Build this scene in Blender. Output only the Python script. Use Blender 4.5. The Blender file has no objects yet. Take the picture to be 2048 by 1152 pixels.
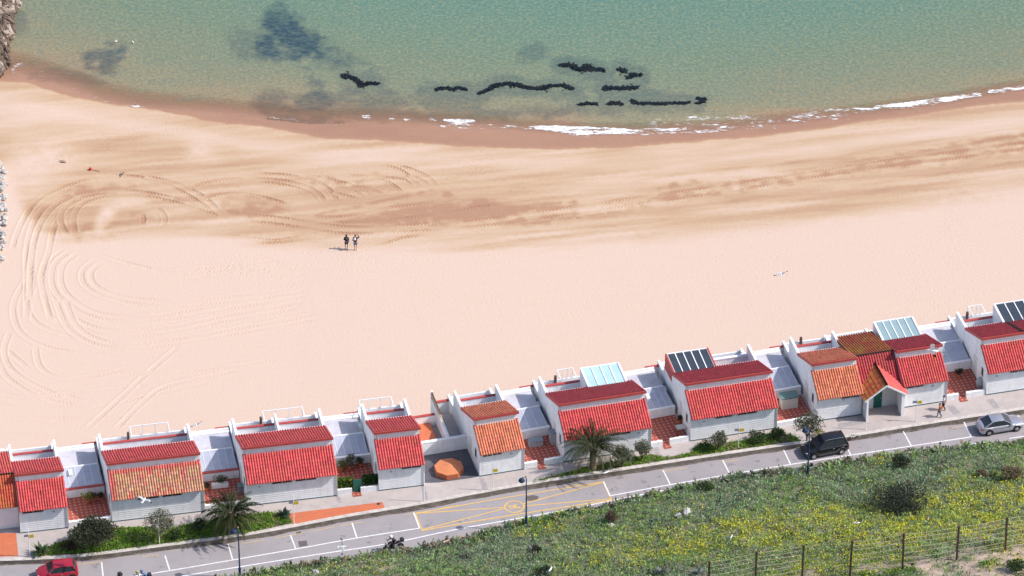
import bpy, bmesh, math, random
import numpy as np
from mathutils import Vector, Matrix
random.seed(7); np.random.seed(7)
R = math.radians
scene = bpy.context.scene
COL = scene.collection
# ------------------------------------------------------------------ camera
PITCH = R(34.84); FPX = 10568.0
CAM = np.array([0.0, -414.289, 288.393])
cd = bpy.data.cameras.new('camera'); cam = bpy.data.objects.new('camera', cd); COL.objects.link(cam)
cam.location = CAM; cam.rotation_euler = (math.pi/2-PITCH, 0, 0)
cd.sensor_width = 36; cd.lens = FPX/2048*36; cd.clip_start = 1; cd.clip_end = 6000
scene.camera = cam
# ------------------------------------------------------------------ light
SUN_EL = R(45.5); SUN_AZ = R(95.0)      # azimuth clockwise from +Y: the sun stands to the right
w = bpy.data.worlds.new('World'); scene.world = w; w.use_nodes = True
nt = w.node_tree; nt.nodes.clear()
sky = nt.nodes.new('ShaderNodeTexSky'); sky.sky_type = 'NISHITA'; sky.sun_disc = False
sky.sun_elevation = SUN_EL; sky.sun_rotation = SUN_AZ; sky.air_density = 1.0; sky.dust_density = 1.5
bg = nt.nodes.new('ShaderNodeBackground'); bg.inputs[1].default_value = 0.15
wo = nt.nodes.new('ShaderNodeOutputWorld'); nt.links.new(sky.outputs[0], bg.inputs[0]); nt.links.new(bg.outputs[0], wo.inputs[0])
sd = bpy.data.lights.new('sun', 'SUN'); sd.energy = 3.7; sd.angle = R(0.53); sd.color = (1.0, 0.955, 0.90)
sun = bpy.data.objects.new('sun', sd); COL.objects.link(sun)
sdir = Vector((math.sin(SUN_AZ)*math.cos(SUN_EL), math.cos(SUN_AZ)*math.cos(SUN_EL), math.sin(SUN_EL)))
sun.rotation_euler = sdir.to_track_quat('Z', 'Y').to_euler()
sun.location = (60, 0, 80)
scene.view_settings.view_transform = 'Standard'; scene.view_settings.look = 'None'
scene.view_settings.exposure = 0.40; scene.view_settings.gamma = 1.0
scene.cycles.max_bounces = 6; scene.cycles.transparent_max_bounces = 8

# ------------------------------------------------------------------ photo pixel (2048 wide) -> point on the level z
_FW = np.array([0, math.cos(PITCH), -math.sin(PITCH)]); _UP = np.array([0, math.sin(PITCH), math.cos(PITCH)])
def at(px, py, z=0.0):
    r = np.array([px-1024.0, 0, 0]) + _FW*FPX + _UP*(576.0-py)
    return CAM + r*((z-CAM[2])/r[2])
def atv(px, py, z=0.0): return Vector(at(px, py, z))
def proj(P):
    d = np.asarray(P)-CAM; z = d@_FW
    return 1024+FPX*d[..., 0]/z, 576-FPX*(d@_UP)/z
def smooth(e0, e1, x):
    t = np.clip((np.asarray(x, float)-e0)/(e1-e0), 0, 1); return t*t*(3-2*t)

# ------------------------------------------------------------------ helpers
def tag(o, label=None, cat=None, group=None, kind=None):
    if label: o['label'] = label
    if cat: o['category'] = cat
    if group: o['group'] = group
    if kind: o['kind'] = kind
    return o
def thing(name, label, cat, loc=(0, 0, 0), rz=0.0, group=None):
    o = bpy.data.objects.new(name, None); COL.objects.link(o)
    o.empty_display_size = 0.3
    o.location = loc; o.rotation_euler = (0, 0, rz)
    return tag(o, label, cat, group)
def dup(root, loc, rz=0.0, label=None, group=None, scale=None):
    r = root.copy(); COL.objects.link(r); r.location = loc; r.rotation_euler = (root.rotation_euler[0], root.rotation_euler[1], rz)
    if scale: r.scale = (scale,)*3
    if label: r['label'] = label
    if group: r['group'] = group
    for ch in list(root.children):
        c = ch.copy(); COL.objects.link(c); c.parent = r
        for g in list(ch.children):
            d = g.copy(); COL.objects.link(d); d.parent = c
    return r

class MB:
    """mesh builder: collects faces, builds ONE object"""
    def __init__(s): s.v = []; s.f = []; s.c = []; s.m = []; s.cur = None; s.mi = 0
    def add(s, vs, fs, col=None):
        n = len(s.v); s.v.extend([tuple(p) for p in vs])
        for f in fs:
            s.f.append(tuple(i+n for i in f)); s.c.append(col if col is not None else s.cur); s.m.append(s.mi)
    def quad(s, a, b, c, d, col=None): s.add([a, b, c, d], [(0, 1, 2, 3)], col)
    def box(s, x0, y0, z0, x1, y1, z1, col=None, M=None):
        vs = [(x0,y0,z0),(x1,y0,z0),(x1,y1,z0),(x0,y1,z0),(x0,y0,z1),(x1,y0,z1),(x1,y1,z1),(x0,y1,z1)]
        if M is not None: vs = [M @ Vector(p) for p in vs]
        s.add(vs, [(3,2,1,0),(4,5,6,7),(0,1,5,4),(1,2,6,5),(2,3,7,6),(3,0,4,7)], col); return s
    def bar(s, a, b, w, h=None, col=None):
        a = Vector(a); b = Vector(b); h = h or w; d = (b-a); L = d.length; d.normalize()
        up = Vector((0, 0, 1)) if abs(d.z) < .95 else Vector((0, 1, 0))
        x = d.cross(up).normalized(); y = x.cross(d)
        M = Matrix((x, d, y)).transposed().to_4x4(); M.translation = a
        s.box(-w/2, 0, -h/2, w/2, L, h/2, col, M); return s
    def tube(s, pts, rad, n=8, col=None, cap=True):
        pts = [Vector(p) for p in pts]; k = len(pts)
        if not hasattr(rad, '__len__'): rad = [rad]*k
        base = len(s.v); vs = []; fs = []
        px = None
        for i, p in enumerate(pts):
            d = (pts[min(i+1, k-1)]-pts[max(i-1, 0)]).normalized()
            if px is None: px = d.orthogonal().normalized()
            else: px = (px-d*px.dot(d)).normalized()
            py = d.cross(px)
            for j in range(n):
                a = 2*math.pi*j/n; vs.append(p+(px*math.cos(a)+py*math.sin(a))*rad[i])
        for i in range(k-1):
            for j in range(n): fs.append((i*n+j, i*n+(j+1) % n, (i+1)*n+(j+1) % n, (i+1)*n+j))
        if cap: fs.append(tuple(range(n-1, -1, -1))); fs.append(tuple(range((k-1)*n, k*n)))
        s.add(vs, fs, col); return s
    def lathe(s, prof, n=12, c=(0, 0, 0), col=None):
        vs = []; fs = []
        for r, z in prof:
            for j in range(n):
                a = 2*math.pi*j/n; vs.append((c[0]+r*math.cos(a), c[1]+r*math.sin(a), c[2]+z))
        k = len(prof)
        for i in range(k-1):
            for j in range(n): fs.append((i*n+j, i*n+(j+1) % n, (i+1)*n+(j+1) % n, (i+1)*n+j))
        fs.append(tuple(range(n-1, -1, -1))); fs.append(tuple(range((k-1)*n, k*n)))
        s.add(vs, fs, col); return s
    def prism_x(s, poly, x0, x1, col=None):
        """polygon in (y,z), extruded along x"""
        n = len(poly)
        vs = [(x0, y, z) for y, z in poly]+[(x1, y, z) for y, z in poly]
        fs = [tuple(range(n)), tuple(range(2*n-1, n-1, -1))]
        for i in range(n): fs.append((i, i+n, (i+1) % n+n, (i+1) % n))
        s.add(vs, fs, col); return s
    def prism_z(s, poly, z0, z1, col=None):
        n = len(poly)
        vs = [(x, y, z0) for x, y in poly]+[(x, y, z1) for x, y in poly]
        fs = [tuple(range(n-1, -1, -1)), tuple(range(n, 2*n))]
        for i in range(n): fs.append((i, (i+1) % n, (i+1) % n+n, i+n))
        s.add(vs, fs, col); return s
    def blob(s, c, r, n=10, m=6, jit=0.15, col=None):
        vs = []; fs = []
        rx, ry, rz = r if hasattr(r, '__len__') else (r, r, r)
        for i in range(m+1):
            t = math.pi*i/m
            for j in range(n):
                a = 2*math.pi*j/n; k = 1+random.uniform(-jit, jit)
                vs.append((c[0]+rx*k*math.sin(t)*math.cos(a), c[1]+ry*k*math.sin(t)*math.sin(a), c[2]+rz*k*math.cos(t)))
        for i in range(m):
            for j in range(n): fs.append((i*n+j, (i+1)*n+j, (i+1)*n+(j+1) % n, i*n+(j+1) % n))
        s.add(vs, fs, col); return s
    def build(s, name, mat, parent=None, smooth=False, bevel=0, fix=True):
        me = bpy.data.meshes.new(name); me.from_pydata([tuple(p) for p in s.v], [], s.f)
        mats = mat if isinstance(mat, (list, tuple)) else [mat]
        for m in mats: me.materials.append(m)
        if len(mats) > 1: me.polygons.foreach_set('material_index', s.m)
        if any(c is not None for c in s.c):
            a = me.color_attributes.new('Col', 'FLOAT_COLOR', 'CORNER')
            data = np.ones((len(me.loops), 4), np.float32); i = 0
            for f, c in zip(s.f, s.c):
                k = len(f)
                if c is not None: data[i:i+k, :3] = c
                i += k
            a.data.foreach_set('color', data.ravel())
        if fix:
            bm = bmesh.new(); bm.from_mesh(me); bmesh.ops.recalc_face_normals(bm, faces=bm.faces); bm.to_mesh(me); bm.free()
        if smooth: me.polygons.foreach_set('use_smooth', [True]*len(me.polygons))
        me.update()
        o = bpy.data.objects.new(name, me); COL.objects.link(o)
        if parent: o.parent = parent
        if bevel:
            b = o.modifiers.new('bevel', 'BEVEL'); b.width = bevel; b.segments = 2; b.limit_method = 'ANGLE'
        return o

# ------------------------------------------------------------------ materials
def newmat(name):
    m = bpy.data.materials.new(name); m.use_nodes = True
    n = m.node_tree; p = n.nodes['Principled BSDF']; return m, n, p
def N(nt, t, **kw):
    n = nt.nodes.new(t)
    for k, v in kw.items(): setattr(n, k, v)
    return n
def setin(n, **kw):
    for k, v in kw.items():
        n.inputs[k.replace('_', ' ')].default_value = v
    return n
def mat(name, col, rough=.7, var=.12, scale=3.0, col2=None, fac2=.4, scale2=.6, metal=0, attr=False, bump=0, bscale=20, spec=.3, detail=6, streak=None, spots=0):
    """base colour with two scales of noise: fine tonal variation and large blotches towards col2"""
    m, nt, p = newmat(name); L = nt.links.new
    tc = N(nt, 'ShaderNodeNewGeometry')
    n1 = setin(N(nt, 'ShaderNodeTexNoise'), Scale=scale, Detail=detail, Roughness=.65)
    L(tc.outputs['Position'], n1.inputs['Vector'])
    r1 = N(nt, 'ShaderNodeMapRange'); r1.inputs[1].default_value = .3; r1.inputs[2].default_value = .7
    r1.inputs[3].default_value = 1-var; r1.inputs[4].default_value = 1+var
    L(n1.outputs[0], r1.inputs[0])
    base = N(nt, 'ShaderNodeRGB'); base.outputs[0].default_value = (*col, 1); src = base.outputs[0]
    if col2 is not None:
        n2 = setin(N(nt, 'ShaderNodeTexNoise'), Scale=scale2, Detail=5, Roughness=.7); L(tc.outputs['Position'], n2.inputs['Vector'])
        r2 = N(nt, 'ShaderNodeMapRange'); r2.inputs[1].default_value = .45; r2.inputs[2].default_value = .7; r2.inputs[4].default_value = fac2
        L(n2.outputs[0], r2.inputs[0])
        mx = N(nt, 'ShaderNodeMix', data_type='RGBA'); L(r2.outputs[0], mx.inputs[0]); L(src, mx.inputs[6]); mx.inputs[7].default_value = (*col2, 1); src = mx.outputs[2]
    if streak is not None:          # rain streaks running down the wall
        mp = N(nt, 'ShaderNodeMapping'); mp.inputs['Scale'].default_value = (3.2, 3.2, .30); L(tc.outputs['Position'], mp.inputs[0])
        n3 = setin(N(nt, 'ShaderNodeTexNoise'), Scale=1.0, Detail=7, Roughness=.75); L(mp.outputs[0], n3.inputs['Vector'])
        r3 = N(nt, 'ShaderNodeMapRange'); r3.inputs[1].default_value = .52; r3.inputs[2].default_value = .72; r3.inputs[4].default_value = .55; L(n3.outputs[0], r3.inputs[0])
        m3 = N(nt, 'ShaderNodeMix', data_type='RGBA'); L(r3.outputs[0], m3.inputs[0]); L(src, m3.inputs[6]); m3.inputs[7].default_value = (*streak, 1); src = m3.outputs[2]
    if spots:                       # oil drips, patched holes
        n4 = setin(N(nt, 'ShaderNodeTexNoise'), Scale=1.1, Detail=3, Roughness=.6); L(tc.outputs['Position'], n4.inputs['Vector'])
        r4 = N(nt, 'ShaderNodeMapRange'); r4.inputs[1].default_value = .62; r4.inputs[2].default_value = .70; r4.inputs[4].default_value = spots; L(n4.outputs[0], r4.inputs[0])
        m4 = N(nt, 'ShaderNodeMix', data_type='RGBA'); L(r4.outputs[0], m4.inputs[0]); L(src, m4.inputs[6]); m4.inputs[7].default_value = (.11, .10, .105, 1); src = m4.outputs[2]
    if attr:
        at_ = N(nt, 'ShaderNodeVertexColor'); at_.layer_name = 'Col'
        mu = N(nt, 'ShaderNodeMix', data_type='RGBA', blend_type='MULTIPLY'); mu.inputs[0].default_value = 1
        L(src, mu.inputs[6]); L(at_.outputs[0], mu.inputs[7]); src = mu.outputs[2]
    mv = N(nt, 'ShaderNodeVectorMath', operation='SCALE'); L(src, mv.inputs[0]); L(r1.outputs[0], mv.inputs['Scale'])
    L(mv.outputs[0], p.inputs['Base Color'])
    p.inputs['Roughness'].default_value = rough; p.inputs['Metallic'].default_value = metal; p.inputs['Specular IOR Level'].default_value = spec
    if bump:
        nb = setin(N(nt, 'ShaderNodeTexNoise'), Scale=bscale, Detail=4); L(tc.outputs['Position'], nb.inputs['Vector'])
        b = N(nt, 'ShaderNodeBump'); b.inputs['Strength'].default_value = bump; b.inputs['Distance'].default_value = .03
        L(nb.outputs[0], b.inputs['Height']); L(b.outputs[0], p.inputs['Normal'])
    return m
M = {}
M['white'] = mat('white_render', (.80, .80, .82), .8, .05, 2.0, (.60, .58, .56), .5, .8, streak=(.50, .47, .43))
M['siding'] = mat('white_siding', (.78, .78, .80), .65, .06, 2.5, (.58, .57, .56), .4, .7, streak=(.52, .50, .47))
M['white_metal'] = mat('white_metal', (.8, .8, .8), .4, .03)
M['flatroof'] = mat('flat_roof_felt', (.50, .48, .53), .85, .10, 1.5, (.33, .30, .28), .5, .7)
M['redtrim'] = mat('red_trim', (.42, .065, .06), .6, .15, 4, (.30, .08, .06), .5, 1.5)
M['tile_red'] = mat('red_roof_tile', (.55, .085, .08), .66, .10, 3, (.47, .11, .075), .45, .6, attr=True)
M['tile_orange'] = mat('orange_roof_tile', (.60, .21, .11), .7, .12, 3, (.52, .15, .09), .5, .7, attr=True)
M['tile_ochre'] = mat('lichen_roof_tile', (.47, .255, .13), .75, .16, 3, (.50, .16, .11), .5, .45, attr=True)
M['tile_rust'] = mat('rusty_roof_tile', (.46, .075, .045), .75, .16, 3, (.42, .17, .05), .6, .6, attr=True)
M['tile_moss'] = mat('mossy_roof_tile', (.33, .075, .045), .8, .16, 3, (.36, .20, .03), .8, .55, attr=True)
M['tile_dark'] = mat('deep_red_roof_tile', (.40, .045, .055), .62, .10, 3, (.33, .07, .05), .4, .6, attr=True)
M['glass_dark'] = mat('dark_glass', (.03, .035, .045), .08, .1, spec=.5)
M['glass_teal'] = mat('teal_glass', (.42, .60, .62), .12, .08, 1.2, (.35, .5, .55), .5, .5, spec=.5)
M['glass_grey'] = mat('grey_blue_glass', (.26, .36, .38), .12, .08, 1.2, spec=.5)
M['glass_navy'] = mat('navy_glass', (.045, .055, .07), .12, .15, 1.2, spec=.5)
M['panel'] = mat('translucent_panel', (.37, .39, .47), .45, .08, 1.5, (.48, .48, .52), .5, .8)
M['frame'] = mat('window_frame', (.62, .60, .58), .5, .05)
M['dark'] = mat('dark_paint', (.03, .03, .035), .5, .1)
M['teal'] = mat('teal_base_paint', (.06, .13, .15), .6, .1)
M['grey'] = mat('grey_plastic', (.35, .37, .38), .6, .08)
M['ac'] = mat('air_conditioner_white', (.62, .62, .60), .5, .06)
M['brown'] = mat('brown_wood', (.10, .06, .045), .8, .2, 6)
M['tan'] = mat('tan_wood', (.45, .34, .22), .8, .15, 6)
M['blue'] = mat('blue_lamp_paint', (.02, .04, .085), .7, .15, spec=.2)
M['yellow_sign'] = mat('yellow_sign', (.62, .42, .03), .5, .05)
M['concrete'] = mat('pale_concrete', (.43, .375, .355), .9, .08, 1.2, (.33, .29, .28), .6, .35, bump=.3, spots=.22)
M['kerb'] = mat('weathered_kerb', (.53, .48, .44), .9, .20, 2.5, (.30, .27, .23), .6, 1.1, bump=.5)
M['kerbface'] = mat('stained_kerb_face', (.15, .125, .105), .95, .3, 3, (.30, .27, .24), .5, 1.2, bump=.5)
M['asphalt'] = mat('aged_asphalt', (.315, .285, .288), .9, .07, 6, (.245, .225, .235), .55, .28, bump=.2, bscale=40, spots=.45)
M['court'] = mat('dark_tarmac', (.085, .085, .10), .9, .12, 3, (.17, .16, .17), .5, .5)
M['orange_paving'] = mat('orange_paving', (.52, .15, .07), .85, .12, 3, (.40, .13, .08), .5, .8)
M['paint_white'] = mat('road_paint_white', (.74, .73, .74), .7, .1, 5, (.38, .36, .37), .55, 3.2)
M['paint_yellow'] = mat('road_paint_yellow', (.70, .42, .11), .7, .1, 5, (.36, .29, .22), .6, 3.0)
M['octagon'] = mat('octagon_orange', (.44, .13, .06), .8, .08, 2, (.36, .11, .06), .5, .6)
M['rock'] = mat('brown_rock', (.15, .11, .085), .95, .35, 2.5, (.06, .05, .042), .7, 1.0, bump=.6, bscale=4)
M['rock_white'] = mat('pale_rock', (.44, .41, .39), .95, .15, 2.5, (.35, .33, .32), .6, 1.2, bump=.6, bscale=4)
M['bark'] = mat('bark', (.11, .085, .06), .95, .25, 8)
M['trunk_palm'] = mat('palm_trunk', (.14, .10, .07), .95, .3, 8)
M['foliage'] = mat('foliage', (1, 1, 1), .75, .12, 5, attr=True, spec=.2)
def _translucent(m, f):
    nt = m.node_tree; p = nt.nodes['Principled BSDF']; o = [n for n in nt.nodes if n.type == 'OUTPUT_MATERIAL'][0]
    tr = nt.nodes.new('ShaderNodeBsdfTranslucent'); mx = nt.nodes.new('ShaderNodeMixShader'); mx.inputs[0].default_value = f
    nt.links.new(p.inputs['Base Color'].links[0].from_socket, tr.inputs[0]); nt.links.new(p.outputs[0], mx.inputs[1]); nt.links.new(tr.outputs[0], mx.inputs[2]); nt.links.new(mx.outputs[0], o.inputs[0])
_translucent(M['foliage'], .38)
M['tyre'] = mat('tyre_rubber', (.02, .02, .022), .85, .1)
M['rim'] = mat('alloy_rim', (.55, .55, .57), .3, .05, metal=.8)
M['skin'] = mat('skin', (.50, .29, .21), .6, .05)
M['hair_dark'] = mat('dark_hair', (.018, .013, .012), .6, .1)
M['navy'] = mat('navy_cloth', (.012, .016, .035), .9, .1)
M['black_cloth'] = mat('black_cloth', (.012, .012, .014), .9, .1)
M['blue_cloth'] = mat('blue_cloth', (.10, .17, .34), .9, .1)
M['orange_cloth'] = mat('orange_cloth', (.55, .16, .04), .9, .1)
M['white_cloth'] = mat('white_cloth', (.66, .66, .70), .9, .05)
M['jeans'] = mat('jeans_cloth', (.07, .09, .15), .9, .1)
M['gull_white'] = mat('gull_white', (.80, .79, .78), .8, .03)
M['gull_grey'] = mat('gull_grey', (.42, .43, .46), .8, .05)
M['beak'] = mat('gull_beak', (.65, .38, .05), .5, .05)
M['seaweed'] = mat('seaweed', (.022, .030, .040), .6, .3, 2)
M['green_door'] = mat('green_door', (.015, .12, .09), .5, .08)
M['green_lid'] = mat('green_lid', (.12, .20, .19), .6, .1)
M['brick_white'] = mat('white_brick', (.62, .62, .62), .85, .12, 8)
M['wire'] = mat('rusty_wire', (.42, .35, .26), .7, .2)
M['fencepost'] = mat('rusty_fence_post', (.115, .065, .055), .85, .25, 5)
def tiles_mat():
    m, nt, p = newmat('patio_tiles'); L = nt.links.new
    tc = N(nt, 'ShaderNodeTexCoord')
    mp = N(nt, 'ShaderNodeVectorMath', operation='SCALE'); mp.inputs['Scale'].default_value = 1/.42; L(tc.outputs['Object'], mp.inputs[0])
    fr = N(nt, 'ShaderNodeVectorMath', operation='FRACTION'); L(mp.outputs[0], fr.inputs[0])
    sp = N(nt, 'ShaderNodeSeparateXYZ'); L(fr.outputs[0], sp.inputs[0])
    def near(o):
        a = N(nt, 'ShaderNodeMath', operation='SUBTRACT'); L(o, a.inputs[0]); a.inputs[1].default_value = .5
        b = N(nt, 'ShaderNodeMath', operation='ABSOLUTE'); L(a.outputs[0], b.inputs[0]); return b.outputs[0]
    mx = N(nt, 'ShaderNodeMath', operation='MAXIMUM'); L(near(sp.outputs[0]), mx.inputs[0]); L(near(sp.outputs[1]), mx.inputs[1])
    lt = N(nt, 'ShaderNodeMath', operation='LESS_THAN'); L(mx.outputs[0], lt.inputs[0]); lt.inputs[1].default_value = .16
    nz = setin(N(nt, 'ShaderNodeTexNoise'), Scale=2.0, Detail=4); L(tc.outputs['Object'], nz.inputs['Vector'])
    c1 = N(nt, 'ShaderNodeMix', data_type='RGBA'); L(nz.outputs[0], c1.inputs[0]); c1.inputs[6].default_value = (.26, .045, .035, 1); c1.inputs[7].default_value = (.36, .085, .05, 1)
    c = N(nt, 'ShaderNodeMix', data_type='RGBA'); L(lt.outputs[0], c.inputs[0]); L(c1.outputs[2], c.inputs[6]); c.inputs[7].default_value = (.52, .33, .25, 1)
    L(c.outputs[2], p.inputs['Base Color']); p.inputs['Roughness'].default_value = .7
    return m
M['patio'] = tiles_mat()
def car_paint(name, col, rough=.22, metal=.3):
    m, nt, p = newmat(name); p.inputs['Base Color'].default_value = (*col, 1); p.inputs['Roughness'].default_value = rough
    p.inputs['Metallic'].default_value = metal; p.inputs['Coat Weight'].default_value = .6; p.inputs['Coat Roughness'].default_value = .06
    return m
M['paint_black'] = car_paint('black_car_paint', (.006, .006, .008), .30, 0); M['paint_silver'] = car_paint('silver_car_paint', (.46, .45, .50), .3, .6)
M['paint_red'] = car_paint('red_car_paint', (.36, .012, .03), .25, .1)
M['lamp_red'] = mat('tail_lamp', (.45, .02, .02), .25, .05); M['lamp_white'] = mat('head_lamp', (.65, .66, .7), .15, .05)
# ================================================================== GROUND, SAND, WATER
ZW = -4.5                       # sea level; promenade is 0, road -0.3
ZR = -0.3
WATERLINE = [(-200,158),(-60,150),(0,150),(40,151),(100,166),(155,184),(195,199),(275,215),(380,223),(512,233),(620,244),(724,243),(800,247),(887,252),(960,256),(1061,264),(1180,271),(1280,270),(1370,268),(1440,265),(1536,254),(1640,243),(1750,229),(1850,217),(1950,199),(2048,182),(2250,150)]
WETLINE = [(-200,165),(0,160),(60,166),(150,195),(250,214),(375,229),(400,237),(450,247),(512,253),(575,263),(637,276),(700,279),(800,285),(900,291),(1024,297),(1120,299),(1250,294),(1400,284),(1536,271),(1636,260),(1761,241),(1861,226),(1961,213),(2048,205),(2250,180)]
_wl = np.array([at(px, py, ZW)[:2] for px, py in WATERLINE])
def yw(x): return np.interp(x, _wl[:, 0], _wl[:, 1])
def zsand(x, y):
    d = yw(x)-y
    return np.where(d > 0, ZW+2.5*np.tanh(d*.05/2.5), ZW+.07*d)
def at_sand(px, py):
    z = -3.5
    for _ in range(12):
        p = at(px, py, z); z = float(zsand(p[0], p[1]))
    return p
# ---- photo-space painting of real, fixed ground properties (moist sand, weed, foam), later looked up at each vertex's own place
PW, PH = 1100, 620              # half-resolution map with a margin of 38 / 22 px
def pc(p): return (p[0]/2+38, p[1]/2+22)
def poly_mask(pts):
    pts = [pc(p) for p in pts]; X, Y = np.meshgrid(np.arange(PW), np.arange(PH)); ins = np.zeros((PH, PW), bool)
    n = len(pts)
    for i in range(n):
        x0, y0 = pts[i]; x1, y1 = pts[(i+1) % n]
        if y0 == y1: continue
        c = ((y0 > Y) != (y1 > Y)) & (X < (x1-x0)*(Y-y0)/(y1-y0)+x0); ins ^= c
    return ins.astype(np.float32)
def blur(a, r, it=2):
    r = int(r)
    if r < 1: return a
    for _ in range(it):
        for ax in (0, 1):
            c = np.cumsum(np.pad(a, [(r+1, r) if k == ax else (0, 0) for k in (0, 1)], mode='edge'), axis=ax)
            n = a.shape[ax]; s1 = np.take(c, range(2*r+1, 2*r+1+n), axis=ax); s0 = np.take(c, range(0, n), axis=ax); a = (s1-s0)/(2*r+1)
    return a
def stroke(pts, rad, n=400):
    a = np.zeros((PH, PW), np.float32); pts = np.array([pc(p) for p in pts]); X, Y = np.meshgrid(np.arange(PW), np.arange(PH))
    rad = rad if hasattr(rad, '__len__') else [rad]*len(pts)
    for i in range(len(pts)-1):
        p, q = pts[i], pts[i+1]; d = q-p; L2 = d@d+1e-9
        r = max(rad[i], rad[i+1])/2+2
        x0, x1 = int(max(0, min(p[0], q[0])-r)), int(min(PW, max(p[0], q[0])+r+1)); y0, y1 = int(max(0, min(p[1], q[1])-r)), int(min(PH, max(p[1], q[1])+r+1))
        if x1 <= x0 or y1 <= y0: continue
        xx, yy = X[y0:y1, x0:x1], Y[y0:y1, x0:x1]
        t = np.clip(((xx-p[0])*d[0]+(yy-p[1])*d[1])/L2, 0, 1); dd = np.hypot(xx-p[0]-t*d[0], yy-p[1]-t*d[1]); rr = (rad[i]+(rad[i+1]-rad[i])*t)/2
        a[y0:y1, x0:x1] = np.maximum(a[y0:y1, x0:x1], np.clip(rr-dd+.5, 0, 1))
    return a
def fbm(seed, sx, sy, octv=4):
    rs = np.random.RandomState(seed); out = np.zeros((PH, PW)); amp = 1; tot = 0
    X, Y = np.meshgrid(np.arange(PW), np.arange(PH))
    for o in range(octv):
        nx, ny = int(PW/sx)+3, int(PH/sy)+3; g = rs.rand(ny, nx); fx, fy = X/sx, Y/sy
        ix, iy = fx.astype(int), fy.astype(int); tx, ty = fx-ix, fy-iy; tx = tx*tx*(3-2*tx); ty = ty*ty*(3-2*ty)
        out += amp*((g[iy, ix]*(1-tx)+g[iy, ix+1]*tx)*(1-ty)+(g[iy+1, ix]*(1-tx)+g[iy+1, ix+1]*tx)*ty); tot += amp; amp *= .55; sx = max(1.01, sx/2); sy = max(1.01, sy/2)
    return out/tot
def shear(a, slope):            # let streaks follow the beach, falling slope px per px to the left
    out = np.empty_like(a); n = a.shape[0]
    for x in range(a.shape[1]): out[:, x] = np.roll(a[:, x], int(-slope*x))
    return out
def sample(a, px, py):
    fx = np.clip(px/2+38, 0, PW-1.01); fy = np.clip(py/2+22, 0, PH-1.01); ix, iy = fx.astype(int), fy.astype(int); tx, ty = fx-ix, fy-iy
    return (a[iy, ix]*(1-tx)+a[iy, ix+1]*tx)*(1-ty)+(a[iy+1, ix]*(1-tx)+a[iy+1, ix+1]*tx)*ty
streak = shear(fbm(3, 130, 7, 5), .09); blot = fbm(5, 60, 22, 5); fine = fbm(8, 9, 5, 3)
tan_poly = [(-90,120),(2200,0),(2200,350),(2048,378),(1900,395),(1700,428),(1560,446),(1400,462),(1250,476),(1120,492),(1000,500),(900,502),(830,500),(700,496),(560,492),(470,480),(400,468),(300,470),(200,478),(130,486),(90,470),(60,440),(40,400),(20,330),(-90,330)]
damp_map = .34*blur(poly_mask(tan_poly), 5)
damp_map *= .72+.9*np.clip((streak-.42)*2.4, -.45, .6)
def patch(pts, v, b, nz=.5, thr=.35):
    global damp_map
    m = blur(poly_mask(pts), b); m = m*np.clip(1+(streak-.5)*3*nz+(fine-.5)*2*nz, 0, 1.35)
    damp_map = np.maximum(damp_map, v*m)
patch([(480,428),(620,428),(720,405),(878,373),(884,382),(730,416),(640,434),(500,440)], .52, 2, .5)
patch([(600,438),(690,434),(790,415),(900,398),(1000,390),(1000,408),(1080,402),(1160,393),(1162,411),(1060,428),(1010,442),(880,456),(700,451),(620,446)], .50, 3, .6)
patch([(430,405),(470,399),(520,407),(580,424),(560,438),(470,436),(440,428)], .46, 3, .4)
patch([(880,380),(910,376),(915,398),(870,400)], .46, 3, .9)
patch([(1000,425),(1160,408),(1300,385),(1420,362),(1560,342),(1700,322),(1850,300),(2048,268),(2200,240),(2200,285),(2048,312),(1850,340),(1650,362),(1450,400),(1280,425),(1120,455),(960,462)], .44, 6, .75)
patch([(1300,372),(1420,346),(1560,326),(1560,338),(1420,365),(1310,388)], .46, 3, .9)
patch([(1600,322),(1800,298),(2048,255),(2200,230),(2200,260),(2048,283),(1800,318),(1620,338)], .42, 4, .9)
patch([(1240,452),(1500,425),(1750,398),(2048,350),(2200,330),(2200,352),(2048,378),(1750,420),(1480,452),(1260,478)], .34, 8, .9)
patch([(420,392),(520,385),(600,400),(580,440),(500,440),(450,425)], .5, 6, .4)
patch([(130,360),(230,345),(330,372),(440,415),(455,435),(380,432),(320,400),(230,392),(160,400),(100,430),(110,390)], .42, 7, .6)
patch([(115,445),(180,430),(330,440),(450,432),(330,455),(200,478),(140,482)], .42, 5, .7)
patch([(480,345),(620,335),(760,335),(870,362),(880,378),(760,402),(660,400),(560,372)], .36, 8, .8)
patch([(215,412),(290,405),(320,430),(310,455),(230,460)], .38, 5, .6)
# lighter dried strip below the wet edge
lt = blur(poly_mask([(-90,185),(60,200),(250,235),(420,262),(600,296),(800,308),(1000,318),(1200,325),(1420,312),(1600,290),(1850,255),(2200,205),(2200,225),(1850,278),(1600,312),(1400,332),(1180,340),(950,332),(700,320),(500,300),(300,268),(100,235),(-90,220)]), 5)
damp_map = damp_map*(1-.75*lt)
lt2 = blur(poly_mask([(20,300),(110,285),(180,310),(90,350),(60,380),(25,360)]), 9)+blur(poly_mask([(380,280),(430,285),(440,310),(380,320)]), 7)+blur(poly_mask([(190,445),(205,415),(240,402),(300,400),(300,410),(235,420),(210,450),(205,474),(195,474)]), 3)
damp_map = damp_map*np.clip(1-.8*lt2*(.4+fine*1.2), 0, 1)
X_, Y_ = np.meshgrid((np.arange(PW)-38)*2, (np.arange(PH)-22)*2)
wl = np.interp(X_, [p[0] for p in WETLINE], [p[1] for p in WETLINE]); wline = np.interp(X_, [p[0] for p in WATERLINE], [p[1] for p in WATERLINE])
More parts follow.
